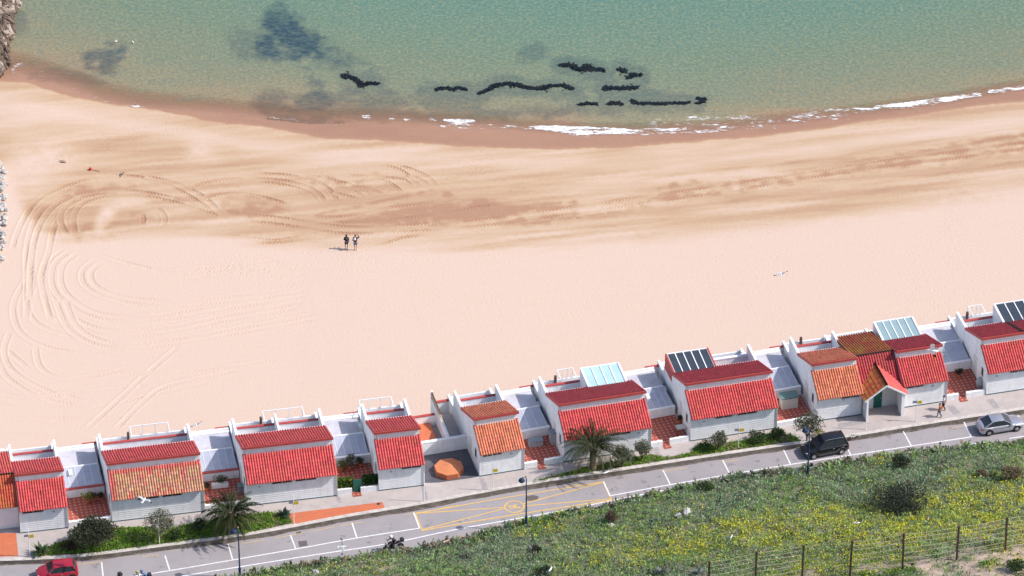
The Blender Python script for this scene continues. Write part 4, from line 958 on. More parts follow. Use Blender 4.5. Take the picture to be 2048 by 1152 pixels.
t = thing('passage_gutter', 'pale pipe running along the passage beside the court', 'pipe', cm @ Vector((CW*.64, 4.9, .55)), CA)
MB().tube([(0, 0, 0), (-.05, 4.0, .02)], .05, 6).build('pipe', M['white_metal'], t)
# octagonal seat
c = at(898, 943, .0); oc = thing('octagonal_platform', 'orange eight sided platform standing on the dark tarmac court', 'platform', c, CA)
o8 = [(1.35*math.cos(R(22.5+45*i)), 1.35*math.sin(R(22.5+45*i))) for i in range(8)]
ob = MB(); ob.prism_z(o8, -.02, .55); ob.build('base', M['octagon'], oc)
cap = MB(); cap.add([(x, y, .553) for x, y in o8]+[(0, 0, .80)], [(i, (i+1) % 8, 8) for i in range(8)]); cap.build('sloping_top', mat('octagon_top', (.56, .20, .09), .8, .08, 2), oc)
# ================================================================== VEGETATION
def quads_obj(name, Q, cols, m, parent=None, kind=None):
    """Q (n,4,3) leaf quads with one colour each"""
    n = len(Q); me = bpy.data.meshes.new(name); me.vertices.add(n*4); me.vertices.foreach_set('co', Q.astype(np.float32).ravel())
    me.loops.add(n*4); me.loops.foreach_set('vertex_index', np.arange(n*4, dtype=np.int32)); me.polygons.add(n); me.polygons.foreach_set('loop_start', np.arange(0, n*4, 4, dtype=np.int32))
    try: me.polygons.foreach_set('loop_total', np.full(n, 4, np.int32))
    except Exception: pass
    a = me.color_attributes.new('Col', 'FLOAT_COLOR', 'CORNER'); d = np.ones((n*4, 4), np.float32); d[:, :3] = np.repeat(cols, 4, 0); a.data.foreach_set('color', d.ravel())
    me.materials.append(m); me.update(calc_edges=True); me.validate()
    o = bpy.data.objects.new(name, me); COL.objects.link(o)
    if parent: o.parent = parent
    return o
def leaf_quads(rs, P, size, up=.5, aspect=.45, droop=0):
    n = len(P); d = rs.normal(size=(n, 3)); d[:, 2] = np.abs(d[:, 2])*up*2; d /= np.linalg.norm(d, axis=1)[:, None]
    s = np.cross(d, rs.normal(size=(n, 3))); s /= np.linalg.norm(s, axis=1)[:, None]
    L = size*rs.uniform(.6, 1.4, n); Wd = L*aspect
    a = P-s*Wd[:, None]*.5; b = P+s*Wd[:, None]*.5; t = P+d*L[:, None]
    return np.stack([P, P+d*L[:, None]*.5+s*Wd[:, None]*.5, t, P+d*L[:, None]*.5-s*Wd[:, None]*.5], 1)
def pick(rs, pal, n, w=None, var=.25):
    pal = np.array(pal); i = rs.choice(len(pal), n, p=w); return np.clip(pal[i]*rs.uniform(1-var, 1+var, (n, 1)), 0, 1)
# ---- hillside ground cover
rs = np.random.RandomState(11)
yel = np.zeros((PH, PW))
for pts, rad, v, b in (([(1120,1125),(1300,1095),(1450,1075),(1600,1060),(1800,1045),(2048,1020)], [14,26,34,44,50,56], .75, 10), ([(1560,1150),(1650,1135),(1760,1128),(1850,1115)], [20,24,20,12], .9, 8), ([(1980,1118),(2048,1105)], [22,30], 1.0, 8), ([(1620,1060),(1660,1058)], [26,26], .8, 8), ([(1900,975),(2048,960)], [20,26], .5, 10), ([(1730,926),(1780,918)], [8,8], .6, 3), ([(1050,1062),(1160,1040)], [22,14], .55, 6), ([(640,1150),(760,1140)], [18,14], .4, 8), ([(1350,1020),(1400,1012)], [12,12], .4, 5), ([(2000,1000),(2048,990)], [24,24], .5, 8)):
    yel = np.maximum(yel, v*blur(stroke(pts, rad), b))
yel0 = yel.copy()
yel = yel*np.clip((fbm(31, 18, 9, 5)-.36)*5.0, 0, 1.4)*np.clip((fbm(36, 5, 4, 2)-.3)*3, .2, 1)
lush = blur(stroke([(1690,1145),(1780,1140),(1860,1130)], [14, 18, 10]), 4)+blur(stroke([(1950,1125),(2048,1140)], [18, 20]), 5)+.6*blur(stroke([(1060,1050),(1130,1035)], [16, 12]), 5)
tonemap = fbm(33, 46, 26, 4); t2 = fbm(35, 12, 8, 3)
NC = 30000
cx = rs.uniform(-56, 68, NC*3); ct = rs.uniform(-.1, 60, NC*3)**1.0; cy = yb(cx)-ct; cz_ = zhill(cx, cy)
qx, qy = proj(np.stack([cx, cy, cz_], -1)); vis = (qx > -200) & (qx < 2250) & (qy < 1250) & (qy > 790)
cx, cy, cz_, qx, qy, ct = [a[vis] for a in (cx, cy, cz_, qx, qy, ct)]
bm_ = sample(bare, qx, qy)*(qy < 1190)*(qx < 2085); ok = rs.rand(len(cx)) > bm_*.85
cx, cy, cz_, qx, qy, ct = [a[ok] for a in (cx, cy, cz_, qx, qy, ct)]
nC = len(cx)
K = 11
yv = sample(yel, qx, qy); yv2 = sample(yel0, qx, qy); lv = sample(lush, qx, qy); tv = sample(tonemap, qx, qy); t2v = sample(t2, qx, qy)
edge = 1-smooth(.2, 1.6, ct)
GREY = [(.285,.38,.235), (.245,.35,.205), (.325,.40,.25), (.21,.30,.165)]; GREEN = [(.26,.39,.12), (.31,.42,.14), (.22,.35,.10)]; BRN = [(.34,.29,.21), (.27,.225,.165), (.38,.33,.26)]; LUSH = [(.14,.26,.05), (.18,.30,.06)]; YG = [(.46,.50,.09), (.38,.45,.09)]; FLW = [(.66,.60,.04), (.70,.62,.06)]
colC = pick(rs, GREY, nC)
def over(m, pal):
    global colC
    r = rs.rand(nC) < m; colC[r] = pick(rs, pal, r.sum())
over(np.clip((tv-.34)*2.4, .08, .72), GREEN); over(np.clip((t2v-.62)*2.5, 0, .4)*.8+.05, BRN); over(edge*.45, BRN); over(np.clip(yv2*1.3-.22, 0, .55), YG); over(np.clip(lv, 0, .95), LUSH); over(np.clip(.05+.0*yv, 0, 1), [(.05,.075,.05)])
hgt = rs.uniform(.08, .26, nC)*(1+1.1*edge)*(.7+.6*t2v)
Pp = np.repeat(np.stack([cx, cy, cz_], -1), K, 0)+np.concatenate([rs.normal(0, .16, (nC*K, 2)), np.zeros((nC*K, 1))], 1); Pp[:, 2] += rs.rand(nC*K)*np.repeat(hgt, K)
Q = leaf_quads(rs, Pp, np.repeat(hgt, K)*.75+.05, up=.8, aspect=.5); cc = np.repeat(colC, K, 0)*rs.uniform(.75, 1.25, (nC*K, 1))
fl = rs.rand(nC*K) < np.repeat(np.clip(yv*.8, 0, .5), K); top = (Pp[:, 2]-np.repeat(cz_, K)) > np.repeat(hgt, K)*.35
fl = fl & top; cc[fl] = pick(rs, FLW, fl.sum())
Qf = leaf_quads(rs, Pp[fl], np.full(fl.sum(), .13), up=.3, aspect=.9); Q[fl] = Qf+np.array([0, 0, .06])
tag(quads_obj('hillside_ground_cover', Q, np.clip(cc, 0, 1), M['foliage']), 'low grey green scrub with yellow flowers covering the slope below the road', 'ground cover', kind='stuff')

# ---- verge grass on the promenade
V1 = [(66,1112),(95,1094),(140,1077),(238,1055),(280,1054),(345,1055),(385,1047),(430,1038),(480,1030),(540,1024),(577,1030),(584,1046),(500,1065),(400,1079),(280,1095),(180,1107)]
V2 = [(1057,966),(1110,950),(1160,938),(1210,926),(1300,908),(1335,914),(1380,906),(1390,893),(1490,880),(1560,864),(1595,875),(1600,882),(1450,904),(1330,921),(1230,936),(1146,951)]
rs = np.random.RandomState(5)
Pv = []
mv = poly_mask(V1)+poly_mask(V2)
soil = MB()
for V_ in (V1, V2): soil.add([tuple(at(*p, 0)[:2])+(.008,) for p in V_], [tuple(range(len(V_)))])
tag(soil.build('verge_soil', mat('verge_soil', (.13, .10, .065), .95, .25, 4, (.10, .14, .05), .8, .8)), kind='structure')
gxy = np.concatenate([np.stack([at(x, y, 0)[:2] for x, y in zip(rs.uniform(60, 590, 9000), rs.uniform(1020, 1115, 9000))]), np.stack([at(x, y, 0)[:2] for x, y in zip(rs.uniform(1050, 1605, 9000), rs.uniform(860, 970, 9000))])])
gp = np.concatenate([gxy, np.zeros((len(gxy), 1))], 1); ax_, ay_ = proj(gp); gp = gp[sample(mv, ax_, ay_) > .6]; ax_, ay_ = proj(gp)
dens = fbm(41, 12, 8, 3); gp = gp[rs.rand(len(gp)) < np.clip(sample(dens, ax_, ay_)*2.2-.25, .15, 1)]; ng = len(gp)
gp = np.repeat(gp, 5, 0)+rs.normal(0, .07, (ng*5, 3))*np.array([1, 1, 0])
Qg = leaf_quads(rs, gp, .22*np.ones(len(gp)), up=1.2, aspect=.35)
cg = pick(rs, [(.20,.40,.05), (.25,.45,.06), (.16,.33,.045), (.30,.38,.08), (.10,.18,.035)], len(gp)); fy = rs.rand(len(gp)) < .04; cg[fy] = (.5, .42, .04)
tag(quads_obj('verge_grass', Qg, cg, M['foliage']), 'bright green grass growing on the verge beside the kerb', 'grass', kind='stuff')

# ---- shrubs and small trees
def crown(rs, c, r, n, size, lobes=12, pal=None, w=None, flat=.0):
    C = np.array(c); rr = np.array(r)
    lc = rs.normal(size=(lobes, 3)); lc /= np.linalg.norm(lc, axis=1)[:, None]; lc[:, 2] = np.abs(lc[:, 2])*1.1-.25; lc *= rs.uniform(.35, .75, (lobes, 1))
    lr = rs.uniform(.30, .52, lobes); tone = rs.uniform(.75, 1.25, lobes)
    k = rs.randint(0, lobes, n); d = rs.normal(size=(n, 3)); d /= np.linalg.norm(d, axis=1)[:, None]
    P = C+(lc[k]+d*(lr[k]*rs.uniform(.55, 1.0, n)**.6)[:, None])*rr
    ok = P[:, 2] > .05; P = P[ok]; k = k[ok]
    Q = leaf_quads(rs, P, np.full(len(P), size), up=.5, aspect=.5)
    return Q, np.clip(pick(rs, pal, len(P), w)*tone[k][:, None], 0, 1)
OLIVE = [(.085,.095,.055), (.11,.12,.07), (.065,.08,.045), (.14,.14,.095)]
PALE = [(.16,.17,.11), (.20,.20,.14), (.12,.13,.085), (.24,.23,.17)]
DARK = [(.035,.05,.03), (.05,.065,.04), (.065,.075,.05)]
LEAFG = [(.06,.11,.03), (.09,.15,.04), (.05,.085,.03)]
def shrub(name, label, cat, base, r, h, pal, n=2200, size=.17, trunk=.35, seed=0, group=None, z=0.0, hill=False, lobes=12):
    p = at_hill(*base) if hill else at(base[0], base[1], z)
    rs = np.random.RandomState(100+seed); t = thing(name, label, cat, p, rs.uniform(0, 6), group)
    ch = h-trunk
    Q, c = crown(rs, (0, 0, trunk+ch*.5), (r, r, ch*.62), n, size, lobes, pal)
    quads_obj('crown', Q, c, M['foliage'], t)
    tb = MB()
    nb = 5 if trunk > .5 else 4
    tb.tube([(0, 0, -.15), (.03, .02, trunk*.6), (0, .03, trunk+ch*.3)], [.09, .07, .04], 7)
    for i in range(nb):
        a = i*2*math.pi/nb+.4; tb.tube([(.02, .02, trunk*.5), (math.cos(a)*r*.3, math.sin(a)*r*.3, trunk+ch*.3), (math.cos(a)*r*.62, math.sin(a)*r*.62, trunk+ch*.62)], [.05, .035, .015], 5)
    tb.build('trunk', M['bark'], t)
    return t
shrub('olive_shrub', 'large dark olive shrub on the grass at the lower left, broadest on the verge', 'shrub', (186,1094), 2.45, 2.6, [(.05,.06,.035),(.07,.08,.048),(.04,.052,.03),(.10,.105,.07)], 6500, .20, .4, 1, lobes=20)
shrub('olive_tree', 'pale brownish olive tree beside a white post on the left verge', 'tree', (318,1081), 1.55, 3.1, PALE, 2600, .15, .8, 2, lobes=16)
shrub('low_shrub', 'low reddish dark bush at the left foot of the large olive shrub', 'shrub', (139,1099), .8, .9, [(.10,.06,.045),(.06,.06,.035),(.13,.08,.06)], 700, .14, .1, 3)
shrub('green_bush', 'rounded green bush between the two left olive plants and the palm', 'shrub', (350,1078), .8, .9, LEAFG, 800, .16, .1, 4)
shrub('dark_bush', 'dark bush in the shade left of the left palm', 'shrub', (400,1062), .8, 1.1, DARK+LEAFG, 700, .16, .1, 5)
shrub('oleander_shrub', 'grey green oleander just right of the right palm', 'shrub', (1243,934), 1.15, 2.3, PALE[:3]+[(.10,.13,.07)], 1500, .17, .3, 6)
shrub('oleander_shrub', 'grey green oleander nearer the patio gate, right of its twin by the palm', 'shrub', (1284,920), .95, 2.0, PALE[:3]+[(.10,.13,.07)], 1200, .17, .3, 7)
shrub('oleander_shrub', 'upright pale oleander in front of the navy conservatory house', 'shrub', (1437,899), .95, 2.0, PALE[:3]+[(.10,.13,.07)], 1200, .17, .3, 8)
shrub('low_shrub', 'low bright green bush at the foot of the upright pale oleander', 'shrub', (1408,898), .75, .8, LEAFG, 700, .15, .1, 9)
shrub('low_shrub', 'low dark green bush right of the yellow sign on the right verge', 'shrub', (1515,884), .95, 1.0, LEAFG+DARK, 1000, .15, .1, 10)
shrub('low_shrub', 'low dark green bush next to the olive tree by the black car', 'shrub', (1556,876), 1.0, .9, LEAFG+DARK, 1000, .15, .1, 11)
shrub('olive_tree', 'rounded olive tree standing above the black car', 'tree', (1614,882), 1.5, 3.2, PALE[:3]+OLIVE, 2600, .15, .8, 12, lobes=16)
shrub('flowering_shrub', 'small yellow flowering bush behind the black car', 'shrub', (1640,874), .7, .7, [(.30,.30,.05),(.14,.17,.05),(.42,.36,.05)], 500, .13, .1, 13)
# hillside shrubs
shrub('hillside_shrub', 'largest dark bramble mound on the hillside', 'shrub', (1800,1018), 3.4, 1.6, DARK+[(.09,.085,.065),(.07,.08,.06)], 5200, .20, .1, 14, hill=True, lobes=26)
shrub('hillside_shrub', 'small dark bush near the road edge below the black car', 'shrub', (1802,934), 1.0, 1.0, DARK+[(.05,.08,.04)], 1100, .16, .1, 15, hill=True)
shrub('hillside_shrub', 'small green bush on the road edge left of the lamp post by the black car', 'shrub', (1411,982), .9, .8, LEAFG+DARK, 900, .16, .1, 16, hill=True)
shrub('hillside_shrub', 'reddish brown dry bush below the yellow box markings', 'shrub', (1222,1042), .75, .7, [(.13,.075,.06),(.09,.06,.05),(.10,.085,.06)], 700, .15, .1, 17, hill=True)
shrub('hillside_shrub', 'tan tussock mound near the right edge of the hillside', 'shrub', (2022,958), 1.25, 1.0, [(.26,.21,.13),(.22,.17,.10),(.15,.13,.08)], 1500, .2, .05, 18, hill=True)
shrub('hillside_shrub', 'small tan tussock just left of the mound at the right edge', 'shrub', (1966,958), .8, .6, [(.26,.21,.13),(.22,.17,.10),(.15,.13,.08)], 800, .2, .05, 19, hill=True)
shrub('hillside_shrub', 'small dark bush under the gull low in the middle of the hillside', 'shrub', (1070,1106), .7, .6, DARK+[(.07,.06,.05)], 600, .15, .1, 20, hill=True)
shrub('hillside_shrub', 'dark bush at the bottom edge beside the bottom gull', 'shrub', (1085,1150), .9, .7, DARK, 700, .15, .1, 21, hill=True)
shrub('hillside_shrub', 'dark green bush in the bottom right corner', 'shrub', (2032,1142), 1.1, 1.0, LEAFG+DARK, 1100, .17, .1, 22, hill=True)
def spiky(name, label, cat, p, n, L, pal, seed, up=.6, wd=.09):
    rs = np.random.RandomState(seed); t = thing(name, label, cat, p)
    Q = []; c = []
    for i in range(n):
        a = rs.uniform(0, 6.283); e = rs.uniform(.25, 1.45); l = L*rs.uniform(.7, 1.1); d = np.array([math.cos(a)*math.cos(e), math.sin(a)*math.cos(e), math.sin(e)]); s = np.array([-math.sin(a), math.cos(a), 0])*wd
        b = np.array([0, 0, up*.25*rs.rand()]); m = b+d*l*.55; e2 = b+d*l-np.array([0, 0, .12*l])
        Q += [[b-s*.5, b+s*.5, m+s, m-s], [m-s, m+s, e2+s*.1, e2-s*.1]]; col = pick(rs, pal, 1)[0]; c += [col, col*1.1]
    quads_obj('leaves', np.array(Q), np.clip(np.array(c), 0, 1), M['foliage'], t)
    MB().tube([(0, 0, -.1), (0, 0, up*.5)], [.1, .07], 7).build('stem', M['bark'], t)
    return t
spiky('yucca_plant', 'upright green yucca on the paving left of the large olive shrub', 'yucca', at(82,1108,0), 60, 1.2, [(.08,.13,.05),(.12,.17,.08)], 1, .8)
spiky('agave_plant', 'dark spiky agave at the end of the verge beside the orange paving', 'agave', at(568,1032,0), 50, .9, [(.05,.09,.06),(.07,.12,.08)], 2, .3, .12)
spiky('grey_agave', 'pale grey spiky plant at the bottom edge left of the fence', 'agave', at_hill(1322,1151), 34, 1.0, [(.26,.27,.25),(.18,.2,.18)], 3, .2, .12)
spiky('grey_agave', 'pale grey spiky plant at the bottom edge nearer the first fence post', 'agave', at_hill(1396,1152), 34, .9, [(.26,.27,.25),(.18,.2,.18)], 4, .2, .12)
# ---- date palms
def palm(label, base, crown_h, seed, R_=2.6, nf=84, pal=None):
    rs = np.random.RandomState(seed); t = thing('date_palm', label, 'palm tree', at(base[0], base[1], 0), rs.uniform(0, 6))
    tr = MB(); pr = [(.36, -.1), (.34, .2)]
    z = .2
    while z < crown_h-.1: pr += [(.30+.05*rs.rand(), z+.06), (.27, z+.12)]; z += .15
    pr += [(.42, crown_h-.05), (.40, crown_h+.25), (.15, crown_h+.4)]; tr.lathe(pr, 12); tr.build('trunk', M['trunk_palm'], t)
    Q = []; c = []
    for i in range(nf):
        a = i*2.399+rs.uniform(-.2, .2); u = i/nf; u = u**1.15; e = 1.30-1.45*u+rs.uniform(-.12, .12); L = R_*rs.uniform(.85, 1.12)*(.8+.35*math.sin(min(1, u*1.5)*math.pi/1.2))
        az = np.array([math.cos(a), math.sin(a), 0]); tw = np.array([-math.sin(a), math.cos(a), 0]); p = np.array([0, 0, crown_h+.15])+az*.15
        base_c = np.array(pal[0] if u < .55 else pal[1])*rs.uniform(.75, 1.3)
        if u > .93 and rs.rand() < .6: base_c = np.array((.20, .15, .08))
        N_ = 20; el = e; prev = p.copy()
        for j in range(N_):
            s = j/N_; el = e-(1.55+.2*rs.rand())*s**1.5; d = az*math.cos(el)+np.array([0, 0, math.sin(el)]); nx = prev+d*L/N_; up_ = np.cross(tw, d)
            Q.append([prev-tw*.022, prev+tw*.022, nx+tw*.018, nx-tw*.018]); c.append(base_c*1.3+np.array((.05,.04,.01)))
            if s > .12:
                ll = .46*math.sin(math.pi*min(1, .18+s*.82))**.7*(1 if s < .85 else 1.1)
                for sg in (1, -1):
                    dd = tw*sg*.5+d*.85-np.array([0, 0, .05+.12*rs.rand()])+up_*(.22+.05*rs.normal()); dd /= np.linalg.norm(dd); w_ = d*.040
                    m_ = prev+dd*ll*.5; e_ = prev+dd*ll-np.array([0, 0, .09])
                    Q.append([prev-w_*.6, prev+w_*.6, m_+w_, m_-w_]); Q.append([m_-w_, m_+w_, e_+w_*.15, e_-w_*.15]); k = base_c*rs.uniform(.75, 1.3); c += [k, k]
            prev = nx
    quads_obj('crown', np.array(Q), np.clip(np.array(c), 0, 1), M['foliage'], t)
    return t
palm('date palm with dense dark green fronds on the left verge', (463,1066), 1.9, 3, 2.75, 86, [(.026,.040,.017), (.05,.056,.028)])
palm('date palm with looser greyer arching fronds on the right verge', (1186,938), 2.2, 8, 3.0, 68, [(.034,.046,.021), (.075,.078,.045)])
# hedge and pots in the patios
# ================================================================== THINGS IN THE COURT, PATIOS AND STREET
def house_mat(k):
    x, y, a, w_ = HOUSES[k]; return Matrix.Translation((x, y, 0)) @ Matrix.Rotation(R(a), 4, 'Z'), R(a)
def on_plane_x(k, px, py, x=0.0):
    """world point on the plane local x = const of house k seen at a photo pixel"""
    Mh, a = house_mat(k); n = np.array(Mh.to_3x3() @ Vector((1, 0, 0))); o = np.array(Mh @ Vector((x, 0, 0)))
    r = np.array([px-1024.0, 0, 0])+_FW*FPX+_UP*(576.0-py); return CAM+r*(((o-CAM)@n)/(r@n))
# ---- air conditioners
def make_ac(label, loc, rz):
    t = thing('air_conditioner', label, 'air conditioner', loc, rz, 'air conditioning units')
    b = MB(); b.box(-.17, -.42, -.30, .17, .42, .30); b.build('casing', M['ac'], t, bevel=.02)
    f = MB(); f.tube([(-.172, -.10, 0), (-.19, -.10, 0)], .22, 16); f.build('fan_grille', M['grey'], t)
    k = MB(); 
    for y in (-.3, .3): k.box(-.15, y-.02, -.36, .17, y+.02, -.302)
    k.build('bracket', M['dark'], t); return t
ACS = [(2,192,919,'upper air conditioner on the ochre roofed house side wall'),(2,190.5,932,'lower air conditioner on the ochre roofed house side wall'),(3,458.5,884,'upper air conditioner on the side wall behind the left palm'),(3,460,899,'lower air conditioner on the side wall behind the left palm'),(4,721,854,'upper air conditioner beside the small red roofed house left of the court'),(4,723,868,'lower air conditioner beside the small red roofed house left of the court'),(6,1067,799,'upper air conditioner on the wall of the pale cyan conservatory house'),(6,1077,813,'lower air conditioner on the wall of the pale cyan conservatory house'),(7,1322,767,'upper air conditioner on the wall of the navy conservatory house'),(7,1330,781,'lower air conditioner on the wall of the navy conservatory house'),(8,1575,735,'brownish air conditioner on the wall of the orange house left of the porch'),(10,1910,683,'air conditioner on the wall of the house at the right edge'),(1,5,907,'air conditioner at the left edge of the photo')]
ac0 = None
for k, px, py, lab in ACS:
    p = on_plane_x(k, px, py, -.18); rz = house_mat(k)[1]
    if ac0 is None: ac0 = make_ac(lab, p, rz)
    else: dup(ac0, p, rz, lab)
def annex_pt(k, px, py, z):
    return at(px, py, z)
dup(ac0, at(141, 949, 1.18), R(190), 'air conditioner standing on the flat roof beside the bright red roofed house')
dup(ac0, at(1296, 797, 1.18), R(194), 'dark air conditioner standing on the flat roof right of the cyan conservatory house')
# ---- potted plants
def pot(label, p, r=.22, h=.45, pal=LEAFG, fr=.45, n=260, seed=0, boxed=False, rz=0):
    rs = np.random.RandomState(300+seed); t = thing('potted_plant', label, 'potted plant', p, rz)
    b = MB()
    if boxed: b.box(-.75, -.2, 0, .75, .2, .45); b.build('planter', M['white'], t, bevel=.02)
    else: b.lathe([(r*.7, 0), (r, h), (r*1.08, h), (r*1.05, h+.05), (r*.85, h+.05), (r*.8, h-.05)], 12); b.build('pot', M['octagon'], t)
    Q, c = crown(rs, (0, 0, h+fr*.6), (fr*(1.5 if boxed else 1), fr, fr*.9), n, .14, 8, pal); quads_obj('leaves', Q, c, M['foliage'], t); return t
Z2 = .022
pot('tall yellow green plant on the patio beside the ochre roofed house', at(176,1006,Z2), .25, .4, [(.22,.24,.05),(.28,.27,.06)], .55, 420, 1)
pot('dark leafy pot in the middle of the patio row beside the ochre roofed house', at(189,1002,Z2), .25, .35, LEAFG+DARK, .4, 300, 2)
pot('dark leafy pot at the right end of the patio row beside the ochre roofed house', at(203,1001,Z2), .22, .35, DARK, .35, 260, 3)
pot('white box planter with a dark bush on the patio behind the left palm', at(440,974,Z2), .25, .45, DARK+LEAFG, .6, 500, 4, True, R(11))
pot('small dark pot in the patio corner right of the ochre roofed house', at(414,980,Z2), .22, .3, DARK, .32, 240, 5)
pot('yellowish bush by the annex wall of the hedged patio, leftmost of three', at(682,941,Z2), .3, .3, [(.14,.16,.05),(.20,.20,.07)], .55, 420, 6)
pot('tall olive bush by the annex wall of the hedged patio, middle of three', at(701,938,Z2), .3, .4, OLIVE, .75, 600, 7)
pot('small olive bush by the annex wall of the hedged patio, rightmost of three', at(721,933,Z2), .25, .35, OLIVE, .45, 340, 8)
pot('low dark plant by the annex wall on the patio near the right edge', at(1917,754,Z2), .25, .3, DARK, .42, 320, 9)
pot('dark plant in the back corner of the patio left of the navy conservatory house', at(1359,846,Z2), .25, .35, DARK, .35, 280, 10)
# ---- hedge of the patio between the two red houses
def hedge(label, A, B, w_, h0, h1, pal, n, seed, fl=.0):
    rs = np.random.RandomState(seed); a = Vector(at(*A, 0)); b = Vector(at(*B, 0)); L = (b-a).length; t = thing('hedge', label, 'hedge', a, math.atan2((b-a).y, (b-a).x), 'hedges along the patio wall')
    P = np.stack([rs.uniform(0, L, n), rs.uniform(-w_, w_, n), rs.uniform(h0, h1, n)], 1); Q = leaf_quads(rs, P, np.full(n, .14), .5, .7); c = pick(rs, pal, n); f = rs.rand(n) < fl; c[f] = (.55, .47, .06)
    quads_obj('leaves', Q, c, M['foliage'], t)
    st = MB()
    for i in range(4): st.tube([(L*(i+.5)/4, 0, 0), (L*(i+.5)/4, .02, h1*.8)], .03, 5)
    st.build('stems', M['bark'], t); return t
hedge('bright hedge dotted with yellow flowers left of the patio gate', (675,984), (706,981), .24, .35, 1.45, [(.06,.14,.03),(.09,.19,.04),(.05,.11,.03)], 2200, 21, .12)
hedge('dark clipped hedge right of the patio gate', (725,979), (755,976), .24, .45, 1.5, [(.03,.08,.025),(.05,.11,.03)], 2000, 22, .02)
g0 = at(707,984,0); t = thing('garden_gate', 'dark green leafy gate between the two hedges of the patio', 'gate', g0, R(11))
b = MB(); b.box(0, -.04, .05, .78, .04, 1.35); b.build('gate_leaf', M['green_door'], t); b = MB(); b.box(-.05, -.05, 0, -.003, .05, 1.45); b.build('gate_post', M['dark'], t); b = MB(); b.box(.783, -.05, 0, .84, .05, 1.45); b.build('gate_post', M['dark'], t)
# ---- boxes, shed, table
def box_thing(name, label, cat, p, rz, sx, sy, h, m, lid, lidh=.08, over=.05):
    t = thing(name, label, cat, p, rz); b = MB(); b.box(-sx/2, -sy/2, 0, sx/2, sy/2, h); b.build('body', M[m], t, bevel=.015)
    l = MB(); l.prism_x([(-sy/2-over, h+.003), (sy/2+over, h+.003), (sy/2+over, h+lidh*1.6), (-sy/2-over, h+lidh)], -sx/2-over, sx/2+over); lo = l.build('lid', M[lid], t)
    MB().box(-.1, -sy/2-over-.03, h+.02, .1, -sy/2-over-.002, h+.06).build('handle', M['dark'], lo)
    return t
M['greyblue'] = mat('grey_blue_plastic', (.22, .24, .27), .6, .08); M['beige'] = mat('beige_plastic', (.55, .52, .45), .6, .06)
box_thing('storage_box', 'low grey storage box with darker lid on the orange patio', 'storage box', at(1071,890,Z2), R(14), 1.25, .6, .55, 'grey', 'greyblue')
box_thing('storage_cabinet', 'tall grey cabinet against the wall on the orange patio', 'cabinet', at(1106,885,Z2), R(14), .6, .6, 1.2, 'grey', 'greyblue')
box_thing('storage_shed', 'beige shed with grey green lid on the patio above the olive tree', 'shed', at(1577,812,Z2), R(14), 1.55, .9, 1.15, 'beige', 'green_lid', .12)
box_thing('storage_box', 'dark teal bin beside the wall on the patio behind the left palm', 'bin', at(483,984,Z2), R(11), .6, .5, .7, 'greyblue', 'green_lid')
t = thing('patio_table', 'small square table on the patio left of the navy conservatory house', 'table', at(1361,866,Z2), R(14))
MB().box(-.42, -.35, .68, .42, .35, .73).build('table_top', M['beige'], t)
for x in (-.36, .36):
    for y in (-.29, .29): MB().box(x-.025, y-.025, 0, x+.025, y+.025, .678).build('leg', M['dark'], t)
t = thing('covered_barbecue', 'grey domed cover standing by the wall on the patio near the right edge', 'cover', at(1961,773,Z2), R(14))
b = MB(); b.lathe([(.42, 0), (.44, .4), (.42, .7), (.30, .95), (.1, 1.05)], 14); b.build('cover', M['grey'], t, smooth=True); b = MB(); b.lathe([(.455, .3), (.455, .34)], 14); b.build('strap', M['dark'], t)
Mm, Wm, am = mw(910)
t = thing('ladder', 'pale ladder lying flat on the annex roof near the right edge', 'ladder', Mm @ Vector((1.3, 4.9, 1.42)), am+R(4))
for x in (0, .38):
    b = MB(); b.bar((x, 0, 0), (x, 2.3, .30), .05); b.build('rail', M['grey'], t)
for i in range(8): MB().bar((.03, .15+i*.28, .02+i*.0365), (.35, .15+i*.28, .02+i*.0365), .035).build('rung', M['grey'], t)
b = MB()
for j in range(7):
    for i in range(7):
        pass
def towel(label, k, lx, ly, z, m, w_, d_):
    Mh, a = house_mat(k); t = thing('towel', label, 'towel', Mh @ Vector((lx, ly, z)), a); g = MB(); n = 8; vs = []
    for j in range(n+1):
        for i in range(n+1): vs.append((w_*i/n, d_*j/n, .03+.05*math.sin(i*1.7+j)*math.cos(j*1.3)))
    g.add(vs, [(j*(n+1)+i, j*(n+1)+i+1, (j+1)*(n+1)+i+1, (j+1)*(n+1)+i) for j in range(n) for i in range(n)]); g.build('cloth', m, t, smooth=True)
M['blue_sheet'] = mat('blue_sheet', (.08, .19, .45), .6, .08)
towel('blue sheet lying on the beach terrace of the small orange house by the court', 5, .45, 6.9, 1.02, M['blue_sheet'], 1.2, 1.5)
towel('white cloth beside the blue sheet on the same beach terrace', 5, 1.8, 7.0, 1.02, M['white_cloth'], .6, 1.4)
towel('pale blue towel on the beach terrace of the house at the right edge', 10, 2.2, 7.0, 1.02, mat('pale_blue_cloth', (.25, .45, .6), .9, .05), 1.0, .7)

